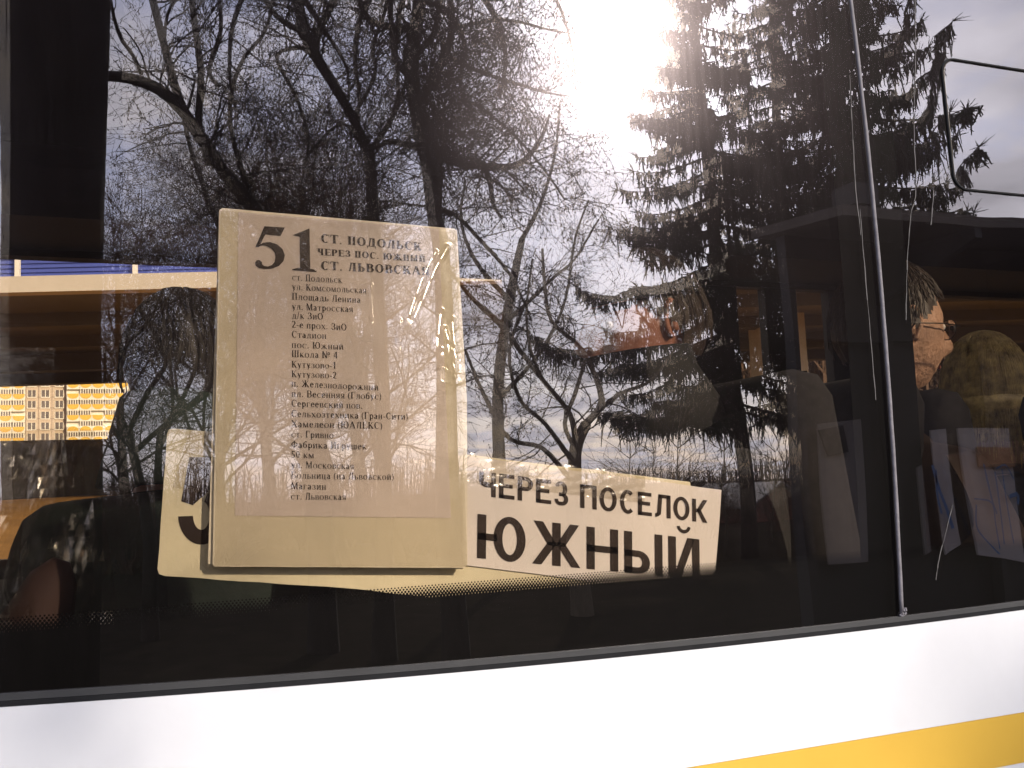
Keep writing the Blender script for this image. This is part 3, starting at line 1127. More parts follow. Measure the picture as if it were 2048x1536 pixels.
spruce('spruce_tree', 'dark spruce left of the window seam, trunk descending to the placard end', 17.0,
       [(1497, 1040, 34), (1490, 950, 32), (1468, 780, 29), (1440, 520, 27), (1412, 250, 24), (1385, 0, 20)], 31, 3.1, 3.1, 1.25,
       [[(1450, 520), (1380, 560), (1290, 572), (1220, 590), (1150, 578)], [(1460, 610), (1370, 668), (1290, 672), (1190, 700), (1110, 690), (1060, 668)],
        [(1465, 700), (1380, 722), (1290, 728), (1200, 738)], [(1480, 760), (1545, 790), (1590, 800)], [(1478, 790), (1400, 812), (1330, 806), (1260, 835), (1200, 822)]], .85, 2.5)
spruce('spruce_tree', 'dark spruce right behind the window seam with upswept tips toward the vent window', 15.0,
       [(1760, 1100, 30), (1738, 800, 30), (1705, 450, 27), (1672, 150, 23), (1655, 0, 20)], 32, 4.1, 2.5, 1.3,
       [[(1690, 250), (1800, 190), (1870, 120), (1905, 40)], [(1700, 350), (1800, 320), (1890, 240), (1945, 220)], [(1715, 430), (1820, 410), (1900, 370), (1960, 290)],
        [(1690, 300), (1800, 270), (1860, 180), (1880, 100)], [(1715, 420), (1850, 425), (1940, 420)], [(1680, 150), (1760, 120), (1810, 60), (1830, -20)]], .7, 4)
spruce('spruce_tree', 'slender spruce between the two larger spruces, tallest behind them', 22.0,
       [(1620, 1040, 22), (1590, 700, 20), (1560, 300, 16), (1545, 0, 14)], 33, 3.6, 2.7, .95)

# brick shed
Ys = 30
a = M(1540, 990, Ys)
b = M(1490, 1000, Ys)
ridge = M(1560, 966, Ys)
shed = thing('brick_shed', 'small red brick shed with grey gabled roof left of the kiosk', 'shed', (ridge.x, ridge.y, 0))
hw = 1.25
rz = ridge.z
MB().prism([(-hw, 0), (hw, 0), (hw, rz - .75), (0, rz - .1), (-hw, rz - .75)], 0, -4.5).build('gable_wall', MT['brick'], shed)
for s_ in (-1, 1):
    rf = MB()
    y0, y1 = .25, -4.8
    V = [(0, y0, rz - .02), (0, y1, rz - .02), (s_ * (hw + .3), y1, rz - .9), (s_ * (hw + .3), y0, rz - .9)]
    V += [(x, y, z + .08) for x, y, z in V]
    rf.add(V, [(0, 1, 2, 3), (4, 7, 6, 5), (0, 3, 7, 4), (1, 0, 4, 5), (2, 1, 5, 6), (3, 2, 6, 7)])
    rf.build('roof_slope', MT['shedroof'], shed)
MB().box((1.2, -4.4, 0), (7.5, -.1, rz - .85)).build('side_wall', MT['brick'], shed)
MB().add([(1.1, .2, rz - .02), (7.7, .2, rz - .02), (7.7, 1.2, rz - .75), (1.1, 1.2, rz - .75), (1.1, .2, rz + .05), (7.7, .2, rz + .05), (7.7, 1.2, rz - .68), (1.1, 1.2, rz - .68)],
         [(0, 3, 2, 1), (4, 5, 6, 7), (3, 7, 6, 2), (0, 1, 5, 4), (0, 4, 7, 3), (1, 2, 6, 5)]).build('long_roof', MT['shedroof'], shed)

# ------------------------------------------------------------------ bus shelter, mirrored at the right
YK = 3.3
kx = M(1612, 1000, YK).x
ky = -YK
kz = M(1900, 425, YK - .75).z
kb = thing('bus_shelter', 'dark bus shelter with overhanging roof and graffiti-marked posters, mirrored at right', 'bus shelter', (kx, ky, 0))


def kpart(name, m, a, b, parent=None):
    return MB().box(a, b).build(name, MT[m], parent or kb)


kr = M(1690, 430, YK - .75).x - kx
MB().add([(kr, .75, kz - .05), (6, .75, kz - .05), (6, -.25, kz + .10), (-.05, -.25, kz + .10), (kr, .75, kz), (6, .75, kz), (6, -.25, kz + .15), (-.05, -.25, kz + .15)],
         [(0, 1, 2, 3), (4, 7, 6, 5), (0, 4, 5, 1), (1, 5, 6, 2), (2, 6, 7, 3), (3, 7, 4, 0)]).build('roof', MT['kbrown'], kb)
kpart('roof_lamp', 'kdark', (kr + .12, .55, kz + .032), (kr + .24, .70, kz + .13))
for x in (.55, 1.45, 2.4, 3.4):
    MB().add([(x, .74, kz - .052), (x + .05, .74, kz - .052), (x + .05, -.02, kz - .02), (x, -.02, kz - .02), (x, .74, kz - .10), (x + .05, .74, kz - .10), (x + .05, -.02, kz - .30), (x, -.02, kz - .30)],
             [(0, 1, 2, 3), (4, 7, 6, 5), (0, 4, 5, 1), (1, 5, 6, 2), (2, 6, 7, 3), (3, 7, 4, 0)]).build('roof_bracket', MT['kdark'], kb)
kpart('fascia', 'kdark', (.0, -.10, kz - .50), (6.0, -.02, kz + .07))
for x in (0.0, .62, 1.30, 2.0, 2.9, 3.9, 5.0):
    kpart('post', 'kdark', (x, -.099, 0), (x + .05, -.021, kz - .502))


def kq(name, m, pts4, dy=.0, parent=None):
    P = [M(px, py, YK + dy) - Vector((kx, ky, 0)) for px, py in pts4]
    V = [tuple(p) for p in P] + [(p.x, p.y - .012, p.z) for p in P]
    return MB().add(V, [(0, 1, 2, 3), (7, 6, 5, 4), (0, 4, 5, 1), (1, 5, 6, 2), (2, 6, 7, 3), (3, 7, 4, 0)]).build(name, MT[m], parent or kb)


kq('lower_panel', 'kiosk', [(1632, 850), (1718, 838), (1730, 1122), (1650, 1128)], .02)
kq('notice', 'kdark', [(1634, 862), (1680, 852), (1690, 905), (1652, 915)], .0)
p1 = kq('poster', 'poster', [(1862, 860), (1893, 858), (1925, 1092), (1898, 1112)], .02)
p2 = kq('poster', 'poster', [(1914, 858), (2020, 858), (2052, 1125), (1952, 1112)], .02)
p3 = kq('poster', 'poster', [(2070, 858), (2190, 856), (2230, 1120), (2110, 1120)], .02)
kq('brown_sheet', 'orange', [(1948, 896), (2030, 896), (2034, 935), (1952, 936)], -.002)
kq('lower_panel', 'kiosk', [(1836, 935), (1846, 930), (1868, 1105), (1856, 1112)], .02)


def stroke(pxl, wpx, parent, dep_=-.004):
    P = [M(px, py, YK + dep_) - Vector((kx, ky, 0)) for px, py in pxl]
    P, _ = smooth_path(P, [1] * len(P), 5)
    w = wpx * 4.6 / FPX / 2
    m_ = MB()
    for a, b in zip(P, P[1:]):
        d = (b - a).normalized()
        nn = Vector((-d.z, 0, d.x)) * w
        m_.add([tuple(a - nn), tuple(b - nn), tuple(b + nn), tuple(a + nn)], [(0, 1, 2, 3)])
    m_.build('spray_mark', MT['bluep'], parent)


for pl, w in (([(1868, 930), (1884, 980), (1900, 1020), (1912, 1060)], 9), ([(1876, 940), (1880, 990), (1890, 1030)], 7), ([(1945, 1000), (1975, 1008), (1982, 1050), (1990, 1100)], 4),
              ([(1960, 930), (1975, 1000), (1985, 1030)], 5), ([(1982, 945), (1990, 1000), (2000, 1090)], 5), ([(2000, 940), (2010, 1010), (2024, 1088)], 5),
              ([(1948, 1012), (1950, 1060), (1975, 1095), (1990, 1110)], 4), ([(2018, 995), (2040, 990), (2040, 1010)], 10), ([(1985, 940), (2010, 932), (2030, 960)], 4)):
    stroke(pl, w, kb)
MB().box((.07, -.13, 1.9), (5.9, -.105, kz - .3)).build('dark_glazing', MT['kdark'], kb)
MB().box((.07, -.13, 0), (5.9, -.105, 1.9)).build('back_board', MT['kdark'], kb)

# ------------------------------------------------------------------ the bus
bus = thing('coach_bus', 'white coach with yellow stripe and large tinted glued side windows', 'bus', (0, 0, 0))


def bp(name, m, a, b, parent=None):
    return MB().box(a, b).build(name, MT[m], parent or bus)


zgl = (G(60, 1384, 0).z + G(1024, 1303, 0).z + G(1990, 1210, 0).z) / 3      # lower edge of the glass
BX0, BX1 = -4.2, 5.2
_w = [G(0, 1387, 0), G(1024, 1312, 0), G(2040, 1202, 0)]
_pf = np.polyfit([p.x for p in _w], [p.z for p in _w], 2)


def waist(x):
    """height of the gently rising lower window edge"""
    xc = min(max(x, _w[0].x - .15), _w[2].x + .15)
    return float(np.polyval(_pf, xc))


WX = [BX0] + list(np.linspace(_w[0].x - .15, _w[2].x + .15, 30)) + [BX1]
zgl_mean = zgl
zgl = zgl - .03


def ribbon(name, m, o0, o1, y0, y1, zfix=None):
    """strip that follows the waistline from offset o0 to o1, with depth y0..y1"""
    V, Q = [], []
    for x in WX:
        za, zb_ = (waist(x) + o0 if zfix is None else zfix), waist(x) + o1
        V += [(x, y0, za), (x, y0, zb_), (x, y1, zb_), (x, y1, za)]
    for k in range(len(WX) - 1):
        a, b = 4 * k, 4 * k + 4
        Q += [(a, b, b + 1, a + 1), (a + 1, b + 1, b + 2, a + 2), (a + 2, b + 2, b + 3, a + 3), (a + 3, b + 3, b, a)]
    return MB().add(V, Q).build(name, MT[m], bus)


s0, s1 = G(1701, 0, 0), G(1803, 1222, 0)
smid = G(1757, 520, 0)


def seamx(z):
    t_ = (z - s1.z) / (s0.z - s1.z)
    return s1.x + (s0.x - s1.x) * t_ + (smid.x - (s1.x + (s0.x - s1.x) * ((smid.z - s1.z) / (s0.z - s1.z)))) * 4 * t_ * (1 - t_)


ZT = 2.55
zs_ = [zgl + (ZT - zgl) * k / 10 for k in range(11)]
for side in (0, 1):
    m_ = MB()
    V = []
    for z in zs_:
        xa, xb = (BX0, seamx(z)) if side == 0 else (seamx(z) + .0006, BX1)
        V += [(xa, 0, z), (xb, 0, z)]
    m_.add(V, [(2 * k, 2 * k + 1, 2 * k + 3, 2 * k + 2) for k in range(10)])
    m_.build('window_pane', MT['glass'], bus)
ip = MB().add([(-4.4, 0, -.9), (4.6, 0, -.9), (4.6, 0, .9), (-4.4, 0, .9)], [(0, 1, 2, 3)]).build('inner_pane', MT['glass_in'], bus)
ip.location = (.5, .016, 2.0)
ip.rotation_euler = (R(-.22), 0, R(-.42))
# sealant seam between the panes
sm = []
ss = random.Random(4)
for k in range(41):
    z = waist(s1.x) + (ZT - waist(s1.x)) * k / 40
    sm.append((seamx(z) + ss.uniform(-.0002, .0002), -.0004, z))
MB().tube(sm, [.0025 + ss.uniform(-.0002, .0002) for _ in sm], 8).build('seam_sealant', MT['sealant'], bus, True)
bl_ = MB()
for k in range(7):
    zw = waist(s1.x)
    p = (seamx(zw) + ss.uniform(-.004, .005), -.002, zw + ss.uniform(-.001, .008))
    bl_.tube([p, (p[0] + ss.uniform(-.003, .003), p[1], p[2] + ss.uniform(.001, .004))], .0022, 5)
bl_.build('sealant_blob', MT['sealant'], bus)
# gasket below the glass and body skin
gh = .0105
ribbon('gasket', 'gasket', -gh * .55, 0, -.004, -.0003)
ribbon('gasket_lip', 'rubber', -gh, -gh * .55 - .0003, -.0055, -.0003)
ya = (G(1400, 1526, -.006).z + G(2048, 1429, -.006).z) / 2
yb_ = G(2020, 1530, -.006).z
yy = -.006
ribbon('body_panel', 'white', 0, -gh - .0004, yy, -.0003, ya + .0002)
bp('yellow_stripe', 'yellow', (BX0, yy - .0002, yb_), (BX1, yy + .02, ya - .0002))
bp('lower_body_panel', 'white', (BX0, yy, .32), (BX1, yy + .02, yb_ - .0003))
bp('upper_body_panel', 'white', (BX0, -.006, ZT), (BX1, .05, 3.0))
bp('roof', 'white', (BX0, -.006, 3.0), (BX1, 2.5, 3.06))
bp('end_wall', 'white', (BX0 - .06, -.006, .32), (BX0 - .001, 2.5, 3.0))
bp('end_wall', 'white', (BX1 + .001, -.006, .32), (BX1 + .06, 2.5, 3.0))
# black printed border behind the glass
fz = (G(850, 1191, .004).z + G(1430, 1152, .004).z) / 2
bp('frit_band', 'frit', (BX0, .004, zgl - .03), (BX1, .0046, fz))
fv = MB()
V = []
for z in zs_:
    V += [(G(1690, 600, .004).x - smid.x + seamx(z), .005, z), (G(1820, 600, .004).x - smid.x + seamx(z), .005, z)]
fv.add(V, [(2 * k, 2 * k + 1, 2 * k + 3, 2 * k + 2) for k in range(10)])
fv.build('seam_border', MT['frit'], bus)
dm = MB()
pit = .0036
V, T = [], []
nrow = 6
for r_ in range(nrow):
    rad = .00185 * (1 - r_ / (nrow + 1.0)) ** .55
    z = fz + .0009 + r_ * pit * .62
    x = -.35 + (pit / 2 if r_ % 2 else 0)
    while x < 1.35:
        b_ = len(V)
        V += [(x + rad * math.cos(k * math.pi / 3 + .5), .0042, z + rad * math.sin(k * math.pi / 3 + .5)) for k in range(6)]
        T += [(b_, b_ + k, b_ + k + 1) for k in range(1, 5)]
        x += pit
dm.add(V, (), T)
dd_ = dm.build('frit_dots', MT['frit'], bus)
dd_['kind'] = 'stuff'
# opening quarter of the right pane: black line frame with rounded corners
tl, bl2 = G(1925, 122, -.001), G(1925, 379, -.001)
lx = G(1887, 180, -.001).x
ztop_, zbot_ = tl.z, bl2.z
xr_ = lx + .72
rc = .022
pts_ = []
lean = (G(1910, 350, -.001).x - lx)
for (cx_, cz_, a0) in ((lx + rc, ztop_ - rc, 180), (xr_ - rc, ztop_ - rc, 90), (xr_ - rc, zbot_ + rc, 0), (lx + rc, zbot_ + rc, -90)):
    for k in range(9):
        a = R(a0 - k * 90 / 8)
        z = cz_ + rc * math.sin(a)
        pts_.append((cx_ + rc * math.cos(a) + lean * .55 * (ztop_ - z) / (ztop_ - zbot_), -.0012, z))
MB().tube(pts_, .0019, 6, closed=True).build('vent_window_frame', MT['rubber'], bus, True)
pts2 = [(x + .0032, -.0006, z - .0012) for x, y, z in pts_]
MB().tube(pts2, .0007, 5, closed=True).build('vent_frame_highlight', MT['wire'], bus, True)  # added thin tube, stands in for the highlight along the rubber frame
# water runs on the glass, thin dried mineral lines
ws = mat('dried_water_run', (.07, .065, .065), .8)
for pl in ([(1700, 150), (1705, 260), (1712, 380), (1722, 470)], [(1830, 0), (1831, 120), (1828, 250), (1832, 380), (1822, 430), (1815, 520), (1812, 640)],
           [(1720, 420), (1735, 600), (1752, 800)], [(1868, 380), (1862, 450)], [(1905, 1010), (1893, 1060), (1878, 1120), (1872, 1160)]):
    P = [G(a, b, -.0006) for a, b in pl]
    P, _ = smooth_path(P, [1] * len(P), 6)
    P = [p + Vector((ss.uniform(-.0004, .0004), 0, 0)) for p in P]
    mm = MB()
    for a, b in zip(P, P[1:]):
        w_ = ss.uniform(.0003, .0008)
        mm.add([(a.x - w_, a.y, a.z), (b.x - w_, b.y, b.z), (b.x + w_, b.y, b.z), (a.x + w_, a.y, a.z)], [(0, 1, 2, 3)])
    mm.build('water_run', ws, bus)

# interior shell
FL = .78
bp('floor', 'inner', (BX0, .03, FL - .04), (BX1, 2.38, FL))
bp('ceiling', 'ceil', (BX0, .055, 2.80), (BX1, 2.38, 2.84))
bp('near_wall_lining', 'inner', (BX0, .03, .40), (BX1, .055, zgl + .005))
bp('far_wall', 'inner', (BX0, 2.40, .32), (BX1, 2.46, 1.50))
bp('far_wall_top', 'inner', (BX0, 2.40, 2.44), (BX1, 2.46, 3.0))
bp('luggage_rack', 'inner', (BX0, 1.95, 2.46), (BX1, 2.39, 2.50))
bp('rack_front', 'inner', (BX0, 1.92, 2.44), (BX1, 1.949, 2.58))
bp('near_luggage_rack', 'ceil', (BX0, .08, 2.50), (BX1, .50, 2.56))
for a_, b_, m_ in ((1018, 1478, 'inner'), (1535, 1597, 'black'), (1662, 1700, 'black'), (-900, -860, 'black')):
    bp('window_pillar' if m_ == 'black' else 'drawn_curtain', m_, (G(a_, 640, 2.40).x, 2.405, 1.501), (G(b_, 640, 2.40).x, 2.455, 2.439))
gx_ = [BX0, G(-860, 640, 2.4).x, G(1018, 640, 2.4).x]
for a_, b_ in ((gx_[0], gx_[1] - .3), (gx_[1], gx_[2]), (G(1478, 640, 2.4).x, G(1535, 640, 2.4).x), (G(1597, 640, 2.4).x, G(1662, 640, 2.4).x), (G(1700, 640, 2.4).x, BX1)):
    MB().add([(a_, 2.43, 1.501), (b_, 2.43, 1.501), (b_, 2.43, 2.439), (a_, 2.43, 2.439)], [(0, 1, 2, 3)]).build('far_window_pane', MT['glass_far'], bus)


def rounded_box(w, d, h, r, n=5):
    bm_ = MB()
    V, Q = [], []
    N = 4 * n
    prof_ = [(0, r), (r * .3, r * .3), (r, 0), (h - r, 0), (h - r * .3, r * .3), (h, r)]
    for (z, ins) in prof_:
        for c, (sx, sy) in enumerate(((1, 1), (-1, 1), (-1, -1), (1, -1))):
            for k in range(n):
                a = math.pi / 2 * (c + k / (n - 1))
                V.append((sx * (w / 2 - r) + (r - ins) * math.cos(a), sy * (d / 2 - r) + (r - ins) * math.sin(a), z))
    for i in range(len(prof_) - 1):
        for k in range(N):
            l = (k + 1) % N
            Q.append((i * N + k, i * N + l, (i + 1) * N + l, (i + 1) * N + k))
    V += [(0, 0, 0), (0, 0, h)]
    T = [(len(V) - 2, (k + 1) % N, k) for k in range(N)] + [(len(V) - 1, (len(prof_) - 1) * N + k, (len(prof_) - 1) * N + (k + 1) % N) for k in range(N)]
    return bm_.add(V, Q, T)


SEATM = {}


def seat(x, y, face, backh=.62, m='seat', cover=False):
    """face +1: towards +x, -1: towards -x; x,y = centre of the cushion"""
    e = link('seat', None, bus)
    e.location = (x, y, FL)
    e.rotation_euler.z = 0 if face > 0 else math.pi
    key = (backh, m)
    if key not in SEATM:
        SEATM[key] = (rounded_box(.46, .44, .14, .05).mesh('cushion', MT[m], True), rounded_box(.11, .44, backh, .05).mesh('backrest', MT[m], True),
                      MB().box((-.05, -.18, 0), (.05, .18, .32)).mesh('pedestal', MT['black']))
    a, b, c = SEATM[key]
    o = link('cushion', a, e)
    o.location = (0, 0, .32)
    o = link('backrest', b, e)
    o.location = (-.24, 0, .42)
    o.rotation_euler.y = R(-8)
    link('pedestal', c, e)
    if cover:
        o = link('headrest_cover', rounded_box(.125, .30, .2, .03).mesh('headrest_cover', MT['cream'], True), e)
        o.location = (-.312, 0, .84)
        o.rotation_euler.y = R(-8)
    return e


# ------------------------------------------------------------------ people
def head_mesh(skin_only=True):
    nu, nv = 64, 44
    V, Q = [], []

    def gss(a, s):
        return math.exp(-(a * a) / (2 * s * s))
    for j in range(nv + 1):
        el = -math.pi / 2 + math.pi * j / nv
        for i in range(nu):
            az = 2 * math.pi * i / nu
            if az > math.pi:
                az -= 2 * math.pi
            ux, uy, uz = math.cos(el) * math.cos(az), math.cos(el) * math.sin(az), math.sin(el)
            a, b, c = .100, .076, .120
            x, y, z = ux * a, uy * b, uz * c
            low = max(0, -uz)
            y *= 1 - .30 * low
            if ux > 0:
                x *= 1 + .05 * gss(el + .75, .3)
            else:
                x *= 1 - .35 * max(0, -uz) ** 1.5
            # nose: a wedge growing from brow to tip
            fy = gss(az, .12 + .07 * max(0, -el))
            nose = .030 * fy * (gss(el + .20, .13) + .55 * gss(el + .02, .12) + .2 * gss(el - .12, .1))
            lips = .007 * gss(az, .28) * (gss(el + .47, .045) + 1.0 * gss(el + .60, .05)) - .004 * gss(az, .3) * gss(el + .53, .02)
            chin = .010 * gss(az, .32) * gss(el + .90, .14)
            brow = .004 * gss(az, .55) * gss(el - .24, .07)
            eyes = -.011 * (gss(az - .36, .15) + gss(az + .36, .15)) * gss(el - .06, .10)
            cheek = .004 * (gss(az - .6, .2) + gss(az + .6, .2)) * gss(el + .25, .15)
            x += nose + lips + chin + brow + eyes + cheek * .5
            z += -.10 * nose
            V.append((x, y, z))
    for j in range(nv):
        for i in range(nu):
            l = (i + 1) % nu
            Q.append((j * nu + i, j * nu + l, (j + 1) * nu + l, (j + 1) * nu + i))
    return V, Q


def ear(sgn):
    P = []
    for k in range(13):
        a = R(-70 + k * 26)
        P.append((-.012 + .016 * math.cos(a), sgn * (.074 + .006 * math.cos(a - .6)), .0 + .030 * math.sin(a)))
    return P


def skin_mesh(name, verts, edges, radii, m, parent, sub=2):
    me = bpy.data.meshes.new(name)
    me.from_pydata(verts, edges, [])
    o = bpy.data.objects.new(name, me)
    COL.objects.link(o)
    md = o.modifiers.new('s', 'SKIN')
    md.use_smooth_shade = True
    for i, r_ in enumerate(radii):
        r2 = r_ if isinstance(r_, tuple) else (r_, r_)
        me.skin_vertices[0].data[i].radius = r2
    me.skin_vertices[0].data[0].use_root = True
    sb = o.modifiers.new('u', 'SUBSURF')
    sb.levels = sub
    sb.render_levels = sub
    dg = bpy.context.evaluated_depsgraph_get()
    nm = bpy.data.meshes.new_from_object(o.evaluated_get(dg))
    bpy.data.objects.remove(o)
    nm.materials.clear()
    nm.materials.append(m)
    nm.name = name
    return link(name, nm, parent)


def person(label, head_px, Y, face_deg, coat, hair, skin='skin', extra=None, hands=None, wide=1.0, shz=.46, pitch=0, group='passengers inside the bus'):
    H = G(head_px[0], head_px[1], Y)
    SH = .74
    base = Vector((H.x, H.y, H.z - SH))
    a = R(face_deg)
    t = thing('person', label, 'person', base, group)
    t.rotation_euler.z = a
    rp = random.Random(len(label))
    V, Q = head_mesh()
    rmx = Matrix.Rotation(R(pitch), 3, 'Y')
    hc = Vector((.03, 0, SH))
    b = MB()
    b.add([tuple(rmx @ Vector(v) + hc) for v in V], Q)
    for s_ in (-1, 1):
        b.tube([tuple(rmx @ Vector(p) + hc) for p in ear(s_)], .0055, 6)
        b.tube([tuple(rmx @ Vector((-.012, s_ * .074, z)) + hc) for z in (-.02, 0, .02)], .009, 6)
    b.tube([hc + Vector((-.02, 0, -.06)), hc + Vector((-.03, 0, -.13)), hc + Vector((-.04, 0, -.20))], [.058, .055, .062], 16)
    # hands
    hp = hands or [(.36, .13, .13), (.36, -.13, .13)]
    for (hx, hy, hz), s_ in zip(hp, (1, -1)):
        pc = Vector((hx, hy, hz))
        b.tube([pc - Vector((.05, 0, -.01)), pc - Vector((.02, 0, 0)), pc + Vector((.03, 0, -.005)), pc + Vector((.055, 0, -.012))], [.024, .033, .036, .022], 10)
        for k, (dy, ln) in enumerate(((-.027, .062), (-.009, .072), (.010, .075), (.028, .058))):
            r0 = pc + Vector((.045, dy * s_ * -1, -.006))
            b.tube([r0, r0 + Vector((ln * .45, 0, -.006)), r0 + Vector((ln * .8, 0, -.026)), r0 + Vector((ln * .92, 0, -.045))], [.0095, .009, .008, .0065], 7)
        r0 = pc + Vector((-.015, -.026 * s_, 0))
        b.tube([r0, r0 + Vector((.03, -.022 * s_, -.006)), r0 + Vector((.058, -.026 * s_, -.018))], [.012, .010, .008], 7)
    b.build('body', MT[skin], t, True)
    # eyes
    for s_ in (-1, 1):
        ec = rmx @ Vector((.081, s_ * .031, .007)) + hc
        eb = MB()
        n1 = 10
        Vv = []
        for j in range(7):
            for i in range(n1):
                el, az = -math.pi / 2 + math.pi * j / 6, 2 * math.pi * i / n1
                Vv.append((ec.x + .0115 * math.cos(el) * math.cos(az), ec.y + .0125 * math.cos(el) * math.sin(az), ec.z + .0085 * math.sin(el)))
        eb.add(Vv, [(j * n1 + i, j * n1 + (i + 1) % n1, (j + 1) * n1 + (i + 1) % n1, (j + 1) * n1 + i) for j in range(6) for i in range(n1)])
        e = eb.build('eye', MT['eye'], t, True)
        MB().tube([ec + Vector((.0095, 0, 0)), ec + Vector((.0128, 0, 0))], [.005, .0045], 8).build('iris', MT['iris'], e)
    # mouth line
    MB().tube([rmx @ Vector((.088, -.022, -.062)) + hc, rmx @ Vector((.1045, 0, -.0625)) + hc, rmx @ Vector((.088, .022, -.062)) + hc], [.001, .0026, .001], 6).build('mouth', MT['lips'], t, True)
    # hair
    Vh, Qh = [], []
    nu, nv = 64, 44
    keep = []
    for j in range(nv + 1):
        el = -math.pi / 2 + math.pi * j / nv
        for i in range(nu):
            az = 2 * math.pi * i / nu
            if az > math.pi:
                az -= 2 * math.pi
            v = Vector(V[j * nu + i])
            long_ = hair[1]
            front = abs(az)
            lowlim = .62 - .10 * math.cos(az * 3) if front < 1.05 else (.34 - (front - 1.05) * .7 if front < 1.75 else -.55)
            if long_ and front >= 1.2:
                lowlim = -1.2
            keep.append(el > lowlim)
            k_ = 1.075 + .025 * math.sin(az * 23 + el * 3) + rp.uniform(-.01, .012) + (.06 if long_ else 0)
            v2 = Vector((v.x * k_ - .004, v.y * (k_ + .02), v.z * k_))
            if long_ and el < -.1:
                v2 = Vector((v2.x - .02, v2.y * 1.25, v2.z * 1.15))
            Vh.append(tuple(rmx @ v2 + hc))
    for j in range(nv):
        for i in range(nu):
            l = (i + 1) % nu
            f = (j * nu + i, j * nu + l, (j + 1) * nu + l, (j + 1) * nu + i)
            if sum(keep[q] for q in f) >= 3:
                Qh.append(f)
    hb = MB()
    hb.add(Vh, Qh)
    # strands
    S = []
    for _ in range(1500 if hair[1] else 700):
        az = rp.uniform(-math.pi, math.pi)
        if abs(az) < 1.0:
            el0 = rp.uniform(.75, 1.4)
        else:
            el0 = rp.uniform(.1, 1.5)
        L = rp.uniform(.5, 1.0) * (1.6 if hair[1] else .55)
        prev = None
        for k in range(6):
            el = el0 - k * L / 5
            if not hair[1]:
                if abs(az) < 1.05 and el < .45:
                    break
                if el < (-.5 if abs(az) > 1.85 else .05):
                    break
                if abs(az) < 1.45 and el < .30:
                    break
            kk = 1.11 + (.08 if hair[1] else 0) + .02 * k / 5
            x, y, z = .1 * kk * math.cos(el) * math.cos(az), .082 * kk * math.cos(el) * math.sin(az), .12 * kk * math.sin(el)
            if el < 0 and hair[1]:
                x, y = .1 * kk * math.cos(az), .085 * kk * math.sin(az)
                z = el * .13
            if abs(az) < 1.1 and el < .4:
                break
            p = rmx @ Vector((x - .004 + rp.uniform(-.002, .002), y + rp.uniform(-.002, .002), z)) + hc
            if prev is not None:
                S.append((*prev, *p, .0011, .0009))
            prev = p
    hb.segs(S)
    hb.build('hair', MT[hair[0]], t, True)
    # clothes: one skinned trunk with sleeves, and trousers
    P_ = [(-.02, 0, .10), (-.04, 0, .28), (-.03, 0, shz - .01), (-.01, 0, .53 + (shz - .46) * .6), (0, 0, .575 + (shz - .46) * .3)]
    rd = [(.17 * wide, .13 * wide), (.18 * wide, .13 * wide), (.19 * wide, .12 * wide), (.12, .09), (.075, .075)]
    E_ = [(0, 1), (1, 2), (2, 3), (3, 4)]
    for (hx, hy, hz), s_ in zip(hp, (1, -1)):
        i0 = len(P_)
        P_ += [(-.02, s_ * .20 * wide, shz), (.04, s_ * .27 * wide, .22), (hx - .06, hy, hz + .012)]
        rd += [(.068 * wide, .068 * wide), (.058 * wide, .058 * wide), (.038, .038)]
        E_ += [(2, i0), (i0, i0 + 1), (i0 + 1, i0 + 2)]
    c = skin_mesh('coat', P_, E_, rd, MT[coat], t)
    P_ = [(-.02, 0, .10), (.0, .10, .08), (.40, .12, .07), (.42, .12, -.36), (.0, -.10, .08), (.40, -.12, .07), (.42, -.12, -.36)]
    rd = [(.13, .10), (.09, .09), (.065, .065), (.045, .045), (.09, .09), (.065, .065), (.045, .045)]
    skin_mesh('trousers', P_, [(0, 1), (1, 2), (2, 3), (0, 4), (4, 5), (5, 6)], rd, MT['coatb'], t)
    for s_ in (-1, 1):
        o = rounded_box(.26, .09, .09, .035).build('shoe', MT['black'], t, True)
        o.location = (.47, s_ * .12, -.448)
    return t, hc, rmx, base


# woman with glasses in profile
tC, hc, rmx, bC = person('woman with thin glasses in profile behind right pane, short brown hair', (1752, 662), .42, -6, 'coatr', ('hairb', False), 'skin', pitch=4)
gl_ = link('spectacles', None, tC)
for s_ in (-1, 1):
    cen = Vector((.099, s_ * .034, .004))
    rim = []
    for k in range(20):
        a = 2 * math.pi * k / 20
        rim.append(rmx @ (cen + Vector((-.010 * abs(math.cos(a)) * .4, .025 * math.cos(a), .0185 * math.sin(a)))) + hc)
    MB().tube(rim, .0011, 5, closed=True).build('rim', MT['wire'], gl_, True)
    MB().add([tuple(p) for p in rim] + [tuple(rmx @ cen + hc)], (), [(k, (k + 1) % 20, 20) for k in range(20)]).build('lens', MT['lens'], gl_)
    MB().tube([rmx @ Vector((.104, s_ * .058, .008)) + hc, rmx @ Vector((.05, s_ * .082, .004)) + hc, rmx @ Vector((-.01, s_ * .084, .0)) + hc, rmx @ Vector((-.02, s_ * .083, -.012)) + hc], .0012, 5).build('temple_arm', MT['wire'], gl_, True)
MB().tube([rmx @ Vector((.110, -.010, .008)) + hc, rmx @ Vector((.116, 0, .011)) + hc, rmx @ Vector((.110, .010, .008)) + hc], .0012, 5).build('bridge', MT['wire'], gl_, True)
# blonde seen from behind
tD, _, _, bD = person('passenger with blonde streaked hair seen from behind at right edge', (1978, 782), .70, 55, 'coatb', ('hairy', True))
